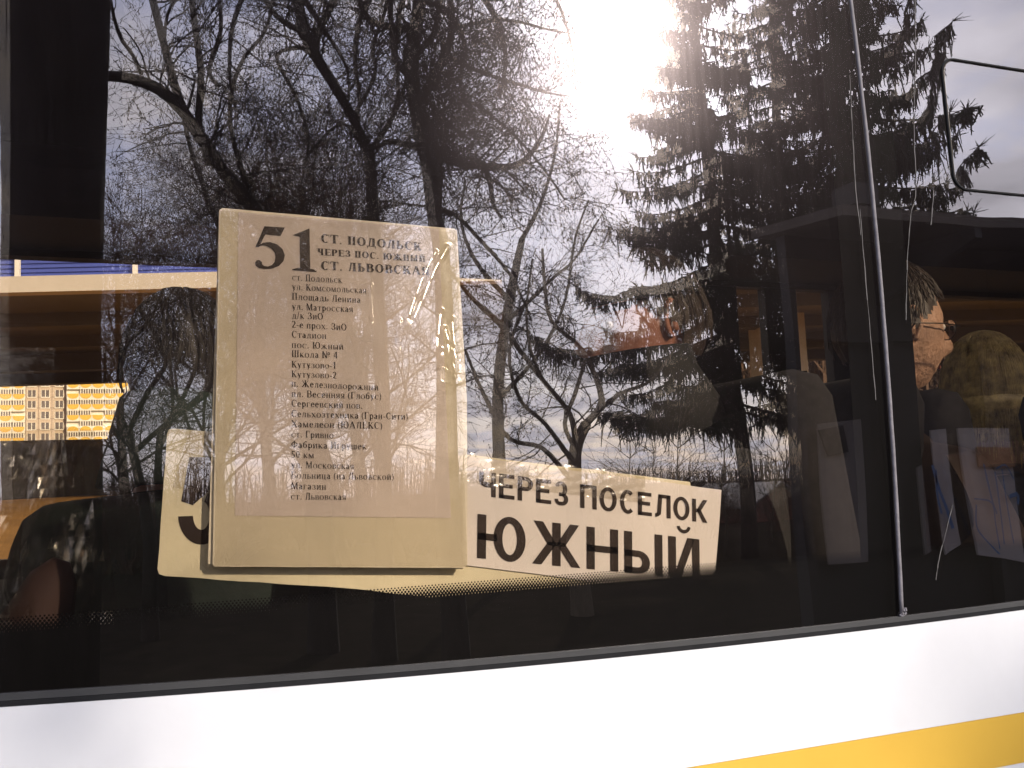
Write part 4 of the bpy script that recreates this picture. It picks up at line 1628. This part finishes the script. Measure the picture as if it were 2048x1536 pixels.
# man with cap facing left
tA, hc, rmx, bA = person('passenger in black visor cap facing left, ear showing, behind spruce reflection', (1322, 655), .45, 178, 'coatb', ('hairb', False), 'skinr', pitch=8)
cb = MB()
Vv = []
for j in range(9):
    el = R(18 + 72 * j / 8)
    for i in range(32):
        az = 2 * math.pi * i / 32
        Vv.append(tuple(rmx @ Vector((.118 * math.cos(el) * math.cos(az), .094 * math.cos(el) * math.sin(az), .135 * math.sin(el) - .002)) + hc))
cb.add(Vv, [(j * 32 + i, j * 32 + (i + 1) % 32, (j + 1) * 32 + (i + 1) % 32, (j + 1) * 32 + i) for j in range(8) for i in range(32)])
cap = cb.build('cap', MT['cap'], tA, True)
vb = []
for i in range(11):
    a = R(-60 + 12 * i)
    p0 = Vector((.112 * math.cos(a), .088 * math.sin(a), .034))
    p1 = Vector((.112 * math.cos(a) + .075 * max(0, math.cos(a * 1.4)), .094 * math.sin(a), .030 - .01 * math.cos(a)))
    vb += [p0, p1, p1 + Vector((0, 0, .004)), p0 + Vector((0, 0, .004))]
Qv = []
for i in range(10):
    for k in range(4):
        l = (k + 1) % 4
        Qv.append((i * 4 + k, i * 4 + l, i * 4 + 4 + l, i * 4 + 4 + k))
MB().add([tuple(rmx @ p + hc) for p in vb], Qv).build('visor', MT['cap'], cap)
sk = MB().tube([hc + Vector((.025, 0, -.045)), hc + Vector((.02, 0, -.09)), hc + Vector((.0, 0, -.135)), hc + Vector((-.02, 0, -.185))], [.098, .102, .108, .12], 18).build('collar', MT['coatb'], tA, True)
# person in the dark green jacket, lower left
tF, _, _, bF = person('passenger in dark green jacket seen from behind at lower left, beside the placard', (352, 735), .66, 62, 'coat', ('hairk', False), 'skinr', wide=1.0, shz=.47)
hcF = Vector((.03, 0, .74))
MB().tube([hcF + Vector((-.02, 0, -.06)), hcF + Vector((-.035, 0, -.12)), hcF + Vector((-.04, 0, -.19))], [.090, .100, .115], 18).build('collar', MT['coat'], tF, True)

for (b_, fc) in ((bC, 1), (bD, 1), (bA, -1), (bF, -1)):
    seat(b_.x, b_.y, fc, .62 if b_ is not bF else .5)
seat(bC.x + .82, .33, 1)
seat(bC.x - .85, 1.1, 1, .66, 'seat')
seat(bA.x + .55, .95, -1, .60, 'seat')
seat(bA.x - .75, .40, -1, .66, 'seat')
seat(bA.x - .35, 1.95, 1, .62, 'seat', True)
seat(bC.x - .3, 1.95, 1, .5, 'seatbrown')
p0, p1 = G(1608, 742, .9), G(1617, 850, .9)
MB().tube([p0 + Vector((0, 0, .0)), p0.lerp(p1, .5), p1, (p1.x, p1.y, FL)], .007, 8).build('grab_rail', MT['chrome'], bus, True)
p0 = G(1655, 1160, .06)
MB().tube([(p0.x - .05, .058, p0.z), (p0.x + .16, .058, p0.z + .001)], .003, 6).build('sill_trim', MT['wire'], bus, True)

# crumpled clear bag in the hands
bgc = G(62, 1180, .24)
pb = thing('plastic_bag', 'crumpled clear plastic bag standing at lower left beside the passenger in green jacket', 'bag', bgc)
rb2 = random.Random(12)
nb_ = 26
V, Q = [], []
for j in range(nb_ + 1):
    for i in range(nb_ + 1):
        u, v = i / nb_ - .5, j / nb_ - .5
        fl = .03 * math.sin(9 * u + 5 * v) + .018 * math.sin(17 * v - 7 * u) + rb2.uniform(-.006, .006)
        V.append((u * .17 * (1 - .5 * v), fl + .05 * (u * u) * 4, v * .36))
for j in range(nb_):
    for i in range(nb_):
        a = j * (nb_ + 1) + i
        Q.append((a, a + 1, a + nb_ + 2, a + nb_ + 1))
MB().add(V, Q).build('bag_skin', MT['film'], pb)
MB().add([(x, y + .035, z * .9) for x, y, z in V], Q).build('bag_skin', MT['film'], pb)
MB().tube([(-.02, .02, -.15), (.0, .02, -.05), (.022, .02, .01), (.03, .02, .03)], [.03, .042, .026, .010], 10).build('wrapped_bundle', mat('maroon_paper', (.035, .014, .010), .8), pb, True)
seat(bgc.x, bgc.y + .02, -1, .3)

# ------------------------------------------------------------------ lettering


class Type:
    """small stroke-built alphabet: a thick stems, b thin bars, s serif length (0 = none)"""

    def __init__(s, a, b, ser, sb=.035, wid=1.0):
        s.a, s.b, s.s, s.sb, s.wid = a, b, ser, sb, wid

    def rect(s, x0, y0, x1, y1):
        s.P.append([(x0, y0), (x1, y0), (x1, y1), (x0, y1)])

    def stem(s, x, y0=0., y1=1., bot=True, top=True, w=None):
        w = s.a if w is None else w
        s.rect(x, y0, x + w, y1)
        if s.s:
            if bot:
                s.rect(x - s.s, y0, x + w + s.s, y0 + s.sb)
            if top:
                s.rect(x - s.s, y1 - s.sb, x + w + s.s, y1)

    def dg(s, x0, y0, x1, y1, w):
        s.P.append([(x0, y0), (x0 + w, y0), (x1 + w, y1), (x1, y1)])

    def ring(s, cx, cy, rx, ry, ax, ay, t0=0, t1=360, n=22):
        for k in range(n):
            a0, a1 = R(t0 + (t1 - t0) * k / n), R(t0 + (t1 - t0) * (k + 1) / n)
            s.P.append([(cx + rx * math.cos(a0), cy + ry * math.sin(a0)), (cx + rx * math.cos(a1), cy + ry * math.sin(a1)),
                        (cx + (rx - ax) * math.cos(a1), cy + (ry - ay) * math.sin(a1)), (cx + (rx - ax) * math.cos(a0), cy + (ry - ay) * math.sin(a0))])

    def bowl(s, x0, y0, x1, y1, fl=1):
        h = y1 - y0
        xc = x1 - fl * min(h * .5, abs(x1 - x0) * .75)
        s.rect(min(x0, xc), y1 - s.b, max(x0, xc), y1)
        s.rect(min(x0, xc), y0, max(x0, xc), y0 + s.b)
        s.ring(xc, (y0 + y1) / 2, abs(x1 - xc), h / 2, s.a, s.b, -90 if fl > 0 else 90, 90 if fl > 0 else 270, 14)

    def g(s, ch):
        s.P = []
        a, b, se = s.a, s.b, s.s
        low = ch in 'вгджзийклмнптцчшщыьюяосх'
        c = ch.upper() if low else ch
        W = .72
        if c == 'О':
            W = .76
            s.ring(W / 2, .5, W / 2, .515, a, b, 0, 360, 32)
        elif c == 'С':
            W = .70
            s.ring(W / 2 + .02, .5, W / 2, .515, a, b, 48, 312, 28)
            if se:
                s.rect(W - .05, .66, W - .01, 1.0)
        elif c == 'Т':
            W = .68
            s.rect(0, 1 - b, W, 1)
            s.stem(W / 2 - a / 2, top=False)
            if se:
                s.rect(0, .74, s.sb, 1)
                s.rect(W - s.sb, .74, W, 1)
        elif c == 'П':
            s.stem(se)
            s.stem(W - a - se)
            s.rect(se, 1 - b, W - se, 1)
        elif c == 'Н':
            s.stem(se)
            s.stem(W - a - se)
            s.rect(se, .5 - b / 2, W - se, .5 + b / 2)
        elif c in 'ИЙ':
            W = .76
            s.stem(se)
            s.stem(W - a - se)
            s.dg(se + a * .6, 0.0, W - a * 1.6 - se, 1.0, a if not se else b * 1.6)
            if c == 'Й':
                s.ring(W / 2, 1.30, .17, .20, .07, .09, 190, 350, 10)
        elif c == 'Л':
            W = .74
            if se:
                s.dg(.10, .0, .26, 1, b + .04)
                s.rect(0, 0, .22, s.sb)
            else:
                s.dg(.10, .12, .18, 1, a)
                s.ring(.02, .20, .25, .20, a, b, -90, -10, 8)
            s.rect(.2, 1 - b, W - se, 1)
            s.stem(W - a - se)
        elif c == 'Д':
            W = .80
            s.dg(.12, .0, .28, 1, b + .04)
            s.rect(.22, 1 - b, W - .12, 1)
            s.rect(W - .12 - a, 0, W - .12, 1)
            s.rect(0, 0, W, b)
            s.rect(0, -.20, s.sb + .02, 0)
            s.rect(W - s.sb - .02, -.20, W, 0)
        elif c == 'М':
            W = .92
            s.stem(se, w=b * 1.4 if se else a)
            s.stem(W - a - se)
            s.dg(W / 2 - .05, 0, se, 1, a)
            s.dg(W / 2 - .05, 0, W - a - se, 1, b * 1.3 if se else a)
        elif c == 'Ь':
            W = .64
            s.stem(se)
            s.bowl(se, 0, W, .56)
        elif c == 'Ы':
            W = .90
            s.stem(se)
            s.bowl(se, 0, W - .30, .56)
            s.stem(W - a - se)
        elif c == 'Ъ':
            s.stem(se)
        elif c == 'В':
            W = .68
            s.stem(se)
            s.bowl(se, 0, W, .54)
            s.bowl(se, .54 - b, W - .05, 1)
        elif c == 'Б':
            W = .66
            s.stem(se)
            s.bowl(se, 0, W, .56)
            s.rect(se, 1 - b, W - .05, 1)
            if se:
                s.rect(W - .05 - s.sb, .78, W - .05, 1)
        elif c == 'Р':
            W = .64
            s.stem(se)
            s.bowl(se, .42, W, 1)
        elif c == 'Я':
            W = .70
            s.stem(W - a - se)
            s.bowl(W - se - a / 2, .44, 0.02, 1, -1)
            s.dg(.0, 0, .30, .46, a)
        elif c == 'Г':
            W = .60
            s.stem(se)
            s.rect(se, 1 - b, W, 1)
            if se:
                s.rect(W - s.sb, .72, W, 1)
        elif c == 'Е':
            W = .64
            s.stem(se)
            s.rect(se, 0, W, b)
            s.rect(se, 1 - b, W - .02, 1)
            s.rect(se, .52 - b / 2, W - .08, .52 + b / 2)
            if se:
                s.rect(W - s.sb, 0, W, .28)
                s.rect(W - .02 - s.sb, .74, W - .02, 1)
        elif c == 'З':
            W = .60
            s.bowl(.2, 0, W, .54)
            s.bowl(.24, .54 - b, W - .04, 1)
            s.ring(.24, .27, .23, .27, a * .8, b, 185, 270, 8)
            s.ring(.26, .75, .22, .25, a * .8, b, 90, 170, 8)
        elif c == 'К':
            W = .72
            s.stem(se)
            s.dg(se + a * .8, .42, W - .20, 1, b * 1.5 if se else a * 1.15)
            s.dg(W - a * 1.15, 0, se + a * .9, .58, a * 1.15)
            if se:
                s.rect(W - .22, 0, W + .03, s.sb)
                s.rect(W - .26, 1 - s.sb, W, 1)
        elif c == 'Ч':
            W = .68
            s.stem(W - a - se)
            s.rect(0 + se, .62, se + a, 1)
            s.ring(se + .28, .64, .28, .26, a, b * 1.3, 180, 270, 10)
            s.rect(se + .28, .38, W - a - se, .38 + b * 1.3)
            if se:
                s.rect(0, 1 - s.sb, a + 2 * se, 1)
        elif c == 'Ж':
            W = 1.06
            s.stem(W / 2 - a / 2)
            ww = a * 1.1
            s.dg(.0, 0, W / 2 - ww * .9, .54, ww)
            s.dg(W - ww, 0, W / 2 - ww * .1, .54, ww)
            s.dg(W / 2 - ww * .9, .46, .03, 1, ww if not se else b * 1.6)
            s.dg(W / 2 - ww * .1, .46, W - ww - .03, 1, ww if not se else b * 1.6)
            if se:
                s.rect(-.03, 0, .22, s.sb)
                s.rect(W - .22, 0, W + .03, s.sb)
        elif c == 'Ю':
            W = 1.02
            s.stem(se)
            s.rect(se, .5 - b / 2, .42, .5 + b / 2)
            s.ring(W - .34, .5, .34, .515, a, b, 0, 360, 30)
        elif c == 'А':
            W = .78
            s.dg(.03, 0, W / 2 - .05, 1, b * 1.4 if se else a)
            s.dg(W - a - .04, 0, W / 2 - a / 2 - .02, 1, a * 1.1)
            s.rect(.2, .30, W - .2, .30 + b)
            if se:
                s.rect(-.04, 0, .20, s.sb)
                s.rect(W - .28, 0, W + .02, s.sb)
        elif c == 'Х':
            W = .74
            s.dg(W - a - .02, 0, .02, 1, a * 1.15)
            s.dg(.03, 0, W - .12, 1, b * 1.5 if se else a)
            if se:
                for (x, y) in ((-.02, 0), (W - .24, 0), (-.02, 1 - s.sb), (W - .26, 1 - s.sb)):
                    s.rect(x, y, x + .26, y + s.sb)
        elif c in 'ШЩ':
            W = 1.0
            for x in (se, W / 2 - a / 2, W - a - se):
                s.stem(x, bot=False)
            s.rect(se, 0, W - se, b)
            if c == 'Щ':
                s.rect(W - .03, -.2, W + .03, b)
        elif c == 'Ц':
            W = .76
            s.stem(se, bot=False)
            s.stem(W - a - se - .06, bot=False)
            s.rect(se, 0, W, b)
            s.rect(W - .05, -.2, W, b)
        elif c == 'Ф':
            W = .82
            s.stem(W / 2 - a / 2)
            s.ring(W / 2, .52, W / 2, .33, a, b, 0, 360, 26)
        elif ch == 'а':
            W = .50
            s.rect(W - a - .05, 0, W - .05, .5)
            s.ring(W / 2 - .03, .42, W / 2 - .04, .25, a, b, 0, 150, 10)
            s.ring(.20, .17, .19, .18, a * .9, b, 60, 330, 14)
            s.rect(.2, .34 - b, W - .08, .36)
        elif ch == 'б':
            W = .54
            s.ring(W / 2, .32, W / 2, .335, a, b, 0, 360, 20)
            s.ring(W / 2 + .08, .52, .34, .40, a * .8, b, 95, 185, 8)
            s.rect(.24, .92 - b, W - .03, .98)
        elif ch == 'е':
            W = .50
            s.ring(W / 2, .33, W / 2, .345, a, b, 0, 320, 20)
            s.rect(.05, .36, W - .03, .36 + b)
        elif ch == 'р':
            W = .56
            s.stem(.02 + se * .5, -.28, .66, True, False)
            s.ring(W / 2 + .05, .33, W / 2 - .05, .345, a, b, -150, 150, 18)
        elif ch == 'у':
            W = .54
            s.dg(.26, 0, .02, .66, a)
            s.dg(.12, -.28, W - .10, .66, b * 1.4)
            if se:
                s.rect(-.02, .66 - s.sb, .20, .66)
                s.rect(W - .20, .66 - s.sb, W + .02, .66)
        elif ch == 'ф':
            W = .72
            s.stem(W / 2 - a / 2, -.28, 1.0)
            s.ring(W / 2, .33, W / 2, .335, a, b, 0, 360, 24)
        elif ch == '1':
            W = .44
            s.stem(.17 if se else .2, top=False)
            s.P.append([(.02, .80), (.19, .86), (.19, 1.0), (.15, 1.0)])
        elif ch == '2':
            W = .52
            s.ring(.25, .72, .25, .28, a, b, -30, 165, 14)
            s.dg(.0, .0, .33, .62, a)
            s.rect(0, 0, W, b * 1.6)
        elif ch == '4':
            W = .54
            s.rect(.32, 0, .32 + a, 1)
            s.rect(0, .24, W, .24 + b * 1.3)
            s.dg(0, .26, .30, 1, b * 1.4)
        elif ch == '5':
            W = .52
            s.P.append([(.10, .52), (.16, .52), (.19, 1.0), (.11, 1.0)])
            s.rect(.11, .90, W - .02, 1.0)
            s.ring(.22, .30, .28, .31, a, b, -140, 115, 20)
        elif ch == '0':
            W = .52
            s.ring(W / 2, .5, W / 2 - .02, .51, a, b, 0, 360, 24)
        elif ch == '№':
            W = 1.15
            s.stem(se)
            s.stem(.60, w=b * 1.4)
            s.dg(.56, 0, se, 1, a)
            s.ring(.93, .66, .17, .25, a * .7, b, 0, 360, 14)
            s.rect(.78, .26, 1.1, .30)
        elif ch == '.':
            W = .24
            s.rect(.04, 0, .17, .14)
        elif ch == '-':
            W = .34
            s.rect(.03, .27, .30, .27 + b * 1.5)
        elif ch == '/':
            W = .30
            s.dg(0, -.02, .2, 1.02, b * 1.3)
        elif ch == '(':
            W = .30
            s.ring(.42, .38, .40, .66, a * .7, b * .2, 125, 235, 12)
        elif ch == ')':
            W = .30
            s.ring(-.14, .38, .40, .66, a * .7, b * .2, -55, 55, 12)
        elif ch == ' ':
            W = .26
        P = s.P
        if low:
            P = [[(x * .80, y * .66) for x, y in p] for p in P]
            W *= .80
        return P, W


SER = Type(.15, .055, .07, .04)
SERB = Type(.21, .07, .07, .045)
SANS = Type(.185, .155, 0)


def print_line(name, font, text, p0, p1, hpx, Y, m, parent, track=.10, yoff=-.0006, cut=None):
    A, B = G(p0[0], p0[1], Y + yoff), G(p1[0], p1[1], Y + yoff)
    e = (B - A)
    L = e.length
    e.normalize()
    up = Vector((-e.z, 0, e.x))
    lean_ = Vector((0, 0, 1))
    mid = G((p0[0] + p1[0]) / 2, (p0[1] + p1[1]) / 2, Y)
    dep = (mid - EYE).dot(fwd)
    h = hpx * dep / FPX
    gl = []
    x = 0.0
    for ch in text:
        P, W = font.g(ch)
        gl.append((P, x))
        x += W + track
    tot = x - track
    sx = L / tot
    upv = (up * .35 + lean_ * .65).normalized() * h
    mb_ = MB()
    for P, x0 in gl:
        for poly in P:
            V = [tuple(A + e * ((x0 + q[0]) * sx) + upv * q[1] - Vector(parent.location)) for q in poly]
            mb_.add(V, [tuple(range(4))] if len(V) == 4 else (), [] if len(V) == 4 else [(0, k, k + 1) for k in range(1, len(V) - 1)])
    return mb_.build(name, m, parent)


# ---- route placard: long yellowed card with a white slip pasted on
YP = .052
pc0 = G(700, 1040, YP)
plac = thing('route_placard', 'long cream route placard leaning in window with white paper slip and partly hidden number', 'sign', pc0)


def card(name, m, pxs2, Y, th, parent, rough=0.0, seed=1):
    rr_ = random.Random(seed)
    pts = []
    n = len(pxs2)
    for i in range(n):
        a, b = pxs2[i], pxs2[(i + 1) % n]
        k_ = max(1, int(math.hypot(a[0] - b[0], a[1] - b[1]) / 40)) if rough else 1
        for k in range(k_):
            t_ = k / k_
            pts.append((a[0] + (b[0] - a[0]) * t_ + (rr_.uniform(-rough, rough) if k else 0), a[1] + (b[1] - a[1]) * t_ + (rr_.uniform(-rough, rough) if k else 0)))
    P = [G(a, b, Y) - Vector(parent.location) for a, b in pts]
    c = sum((p.x for p in P)) / len(P), sum((p.z for p in P)) / len(P)
    n = len(P)
    y0 = P[0].y
    V = [(p.x, y0, p.z) for p in P] + [(p.x, y0 + th, p.z) for p in P] + [(c[0], y0, c[1]), (c[0], y0 + th, c[1])]
    T, Q_ = [], []
    for i in range(n):
        j = (i + 1) % n
        T += [(i, 2 * n, j), (n + i, n + j, 2 * n + 1)]
        Q_.append((i, j, n + j, n + i))
    return MB().add(V, Q_, T).build(name, MT[m], parent)


card('card', 'card', [(334, 868), (338, 859), (348, 857), (935, 909), (1380, 964), (1440, 1262), (1100, 1225), (830, 1191), (700, 1177), (560, 1168), (400, 1156), (330, 1152), (318, 1148), (315, 1138)], YP, .0016, plac, 1.0, 3)
card('paper_slip', 'paper', [(880, 906), (934, 912), (1130, 939), (1300, 960), (1443, 980), (1436, 1080), (1425, 1200), (1330, 1190), (1180, 1163), (1060, 1146), (935, 1131), (880, 1124)], YP - .0022, .0012, plac, .5, 4)
print_line('printed_text', SANS, 'ЧЕРЕЗ ПОСЕЛОК', (958, 991), (1415, 1046), 47, YP - .0022, MT['ink2'], plac, .13)
print_line('printed_text', SANS, 'ЮЖНЫЙ', (954, 1116), (1400, 1160), 84, YP - .0022, MT['ink2'], plac, .14)
# big printed 5, only its left part shows
f5 = MB()


def cr(x, y):
    return G(0 + x * .2441, 800 + y * .2441, YP - .0005) - Vector(plac.location)


def poly5(pts):
    P = [tuple(cr(*p)) for p in pts]
    f5.add(P, (), [(0, k, k + 1) for k in range(1, len(P) - 1)])


poly5([(1552, 468), (1990, 468), (1980, 590), (1650, 590)])
poly5([(1552, 468), (1700, 590), (1690, 700), (1580, 862), (1485, 830)])
poly5([(1690, 590), (1720, 590), (1720, 740), (1600, 845), (1580, 862), (1690, 700)])
for k in range(26):
    a0, a1 = R(182 + (430 - 182) * k / 26 - 0), R(182 + (430 - 182) * (k + 1) / 26)
    cx_, cy_ = 1650, 945
    q = [(cx_ + 190 * math.cos(a0), cy_ - 240 * math.sin(a0)), (cx_ + 190 * math.cos(a1), cy_ - 240 * math.sin(a1)), (cx_ + 68 * math.cos(a1), cy_ - 118 * math.sin(a1)), (cx_ + 68 * math.cos(a0), cy_ - 118 * math.sin(a0))]
    poly5(q)
f5.build('printed_number', MT['ink2'], plac)
# strips of clear tape
rtp = random.Random(6)


def film_sheet(name, corners, Y, nu, nv, fn, parent):
    P00, P10, P11, P01 = [G(a, b, Y) for a, b in corners]
    V, Q = [], []
    for j in range(nv + 1):
        for i in range(nu + 1):
            u, v = i / nu, j / nv
            p = (P00 * (1 - u) + P10 * u) * (1 - v) + (P01 * (1 - u) + P11 * u) * v
            V.append(tuple(p + Vector((0, -fn(u, v), 0)) - Vector(parent.location)))
    for j in range(nv):
        for i in range(nu):
            a = j * (nu + 1) + i
            Q.append((a, a + nu + 1, a + nu + 2, a + 1))
    return MB().add(V, Q).build(name, MT['film'], parent, True)


def crumple(u, v):
    return .0006 + .0007 * math.sin(31 * u + 9 * v) * math.sin(13 * v + 4 * u) + rtp.uniform(0, .0008)


film_sheet('clear_tape', [(934, 905), (1290, 950), (1288, 1006), (934, 965)], YP - .0028, 90, 14, crumple, plac)
film_sheet('clear_tape', [(380, 860), (420, 862), (400, 985), (345, 975)], YP - .0014, 14, 30, crumple, plac)

# ---- schedule sheet
YS = .036
sc0 = G(670, 780, YS)
sched = thing('schedule_sheet', 'cream card with printed stop list and large number 51 in shiny plastic sleeve', 'sign', sc0)
card('back_card', 'cardback', [(438, 423), (905, 462), (926, 1138), (416, 1128)], YS + .0034, .001, sched, .3, 8)
card('front_card', 'cardback', [(439, 420), (445, 416), (908, 457), (914, 461), (934, 800), (935, 1128), (930, 1136), (430, 1133), (425, 1128)], YS, .0012, sched, .25, 9)
card('printed_page', 'page', [(477, 424), (878, 458), (902, 1036), (470, 1031)], YS - .0007, .0005, sched)
LN = [('ст. Подольск', 560.6, 684, 566), ('ул. Комсомольская', 579.5, 733, 587), ('Площадь Ленина', 599, 721, 606), ('ул. Матросская', 619, 706, 624.5), ('д/к ЗиО', 637, 646, 639.6),
      ('2-е прох. ЗиО', 655, 693, 661), ('Стадион', 675, 652.5, 678), ('пос. Южный', 695.5, 687, 699.5), ('Школа № 4', 714, 675, 717), ('Кутузово-1', 735, 672, 737.6), ('Кутузово-2', 754.5, 673, 757),
      ('п. Железнодорожный', 773, 757, 781), ('пл. Весенняя (Глобус)', 793.5, 763, 799), ('Сергеевский пов.', 813, 725, 817.6), ('Сельхозтехника (Гран-Сити)', 833.7, 816, 839.6),
      ('Хамелеон (ЮАЛЕКС)', 854, 765, 858), ('ст. Гривно', 874.5, 667, 876.7), ('Фабрика Игрушек', 895.5, 733, 899), ('50 км', 915.6, 628, 916.5), ('ул. Московская', 935.8, 708, 938.5),
      ('Больница (на Львовской)', 957, 788, 960), ('Магазин', 978, 652, 979.6), ('ст. Львовская', 999, 692, 1000)]
for i, (tx, y0, x1, y1) in enumerate(LN):
    x0 = 584.3 - 2.2 * i / 22
    print_line('printed_line', SER, tx, (x0, y0), (x1, y1), 13.6, YS - .0007, MT['ink'], sched, .11)
print_line('printed_heading', SERB, 'СТ. ПОДОЛЬСК', (642, 484.6), (843, 501.5), 17, YS - .0007, MT['ink'], sched, .10)
print_line('printed_heading', SERB, 'ЧЕРЕЗ ПОС. ЮЖНЫЙ', (635, 509.6), (851, 524), 13, YS - .0007, MT['ink'], sched, .10)
print_line('printed_heading', SERB, 'СТ. ЛЬВОВСКАЯ', (642, 539), (859, 550.4), 17, YS - .0007, MT['ink'], sched, .10)
# the big serif 51
n51 = MB()


def c1(x, y):
    return G(400 + x * .26855, 400 + y * .26855, YS - .0013) - Vector(sched.location)


def pl51(pts):
    P = [tuple(c1(*p)) for p in pts]
    n51.add(P, (), [(0, k, k + 1) for k in range(1, len(P) - 1)])


pl51([(480, 195), (632, 205), (600, 268), (470, 255)])
pl51([(480, 195), (490, 250), (440, 350), (412, 352)])
# bowl of the 5: outer and inner outline as strips
outer = [(412, 352), (470, 318), (520, 312), (575, 330), (615, 365), (632, 410), (622, 455), (590, 490), (540, 510), (480, 515), (440, 508), (415, 490), (410, 468)]
inner = [(428, 340), (468, 338), (500, 345), (530, 362), (555, 390), (562, 425), (555, 462), (535, 485), (505, 495), (478, 490), (462, 478), (462, 468), (452, 455)]
for k in range(len(outer) - 1):
    pl51([outer[k], outer[k + 1], inner[k + 1], inner[k]])
pl51([(410, 468), (420, 450), (440, 446), (462, 462), (462, 478), (440, 508), (415, 490)])
pl51([(742, 258), (815, 215), (815, 222), (742, 275)])
pl51([(742, 250), (815, 212), (822, 520), (745, 512)])
pl51([(688, 262), (815, 212), (742, 275), (742, 262)])
pl51([(688, 512), (868, 526), (868, 537), (688, 523)])
pl51([(725, 505), (842, 514), (868, 530), (688, 516)])
n51.build('printed_number', MT['ink'], sched)


# glossy sleeve; its folds on the right catch the sun in short facets
FOLDS = []
for pl, w in (([(868, 506), (845, 552), (822, 612), (803, 668), (800, 684)], .0011), ([(894, 495), (868, 538), (846, 592), (820, 648), (803, 676)], .0012), ([(878, 625), (873, 668), (871, 700)], .0014),
              ([(888, 660), (896, 700), (892, 722)], .0012), ([(903, 640), (905, 680), (909, 718)], .0010), ([(880, 708), (884, 724)], .0020), ([(878, 752), (890, 757)], .0045),
              ([(884, 742), (884, 758)], .0035), ([(917, 732), (918, 764)], .0014), ([(799, 640), (798, 706)], .0005), ([(741, 570), (744, 650)], .0004)):
    P = [G(a, b, YS) for a, b in pl]
    P, _ = smooth_path(P, [1] * len(P), 6)
    FOLDS.append((np.array([(p.x, p.z) for p in P]), w))


def sleeve(corners, Y, nu, nv, parent):
    P00, P10, P11, P01 = [np.array(G(a, b, Y)) for a, b in corners]
    u, v = np.meshgrid(np.linspace(0, 1, nu + 1), np.linspace(0, 1, nv + 1))
    u_, v_ = u[..., None], v[..., None]
    p = (P00 * (1 - u_) + P10 * u_) * (1 - v_) + (P01 * (1 - u_) + P11 * u_) * v_
    X, Z = p[..., 0], p[..., 2]
    h = .0012 + .0003 * np.sin(7 * u + 3 * v) + .00025 * np.sin(u * 23 + 4 * np.sin(v * 9)) * u + .0004 * np.exp(-((u - .93) / .03) ** 2) * (1 + .5 * np.sin(v * 50))
    for pts, w in FOLDS:
        dmin = np.full(X.shape, 9.)
        for a_, b_ in zip(pts, pts[1:]):
            ab = b_ - a_
            t_ = np.clip(((X - a_[0]) * ab[0] + (Z - a_[1]) * ab[1]) / (ab @ ab), 0, 1)
            dmin = np.minimum(dmin, np.hypot(X - a_[0] - t_ * ab[0], Z - a_[1] - t_ * ab[1]))
        k = 1 / (1 + (dmin / (w * 2.5)) ** 6)
        tilt = -(.092 * X + .145 * Z)
        h += k * (.0006 + (tilt % .0042))
    p[..., 1] -= h
    V = p.reshape(-1, 3) - np.array(parent.location)
    j, i = np.meshgrid(np.arange(nv), np.arange(nu), indexing='ij')
    a_ = (j * (nu + 1) + i).ravel()
    Q = np.stack([a_, a_ + nu + 1, a_ + nu + 2, a_ + 1], 1)
    return MB().add(V, Q).build('plastic_sleeve', MT['film'], parent, True)


sleeve([(441, 421), (911, 461), (934, 1134), (428, 1131)], YS - .0016, 230, 330, sched)
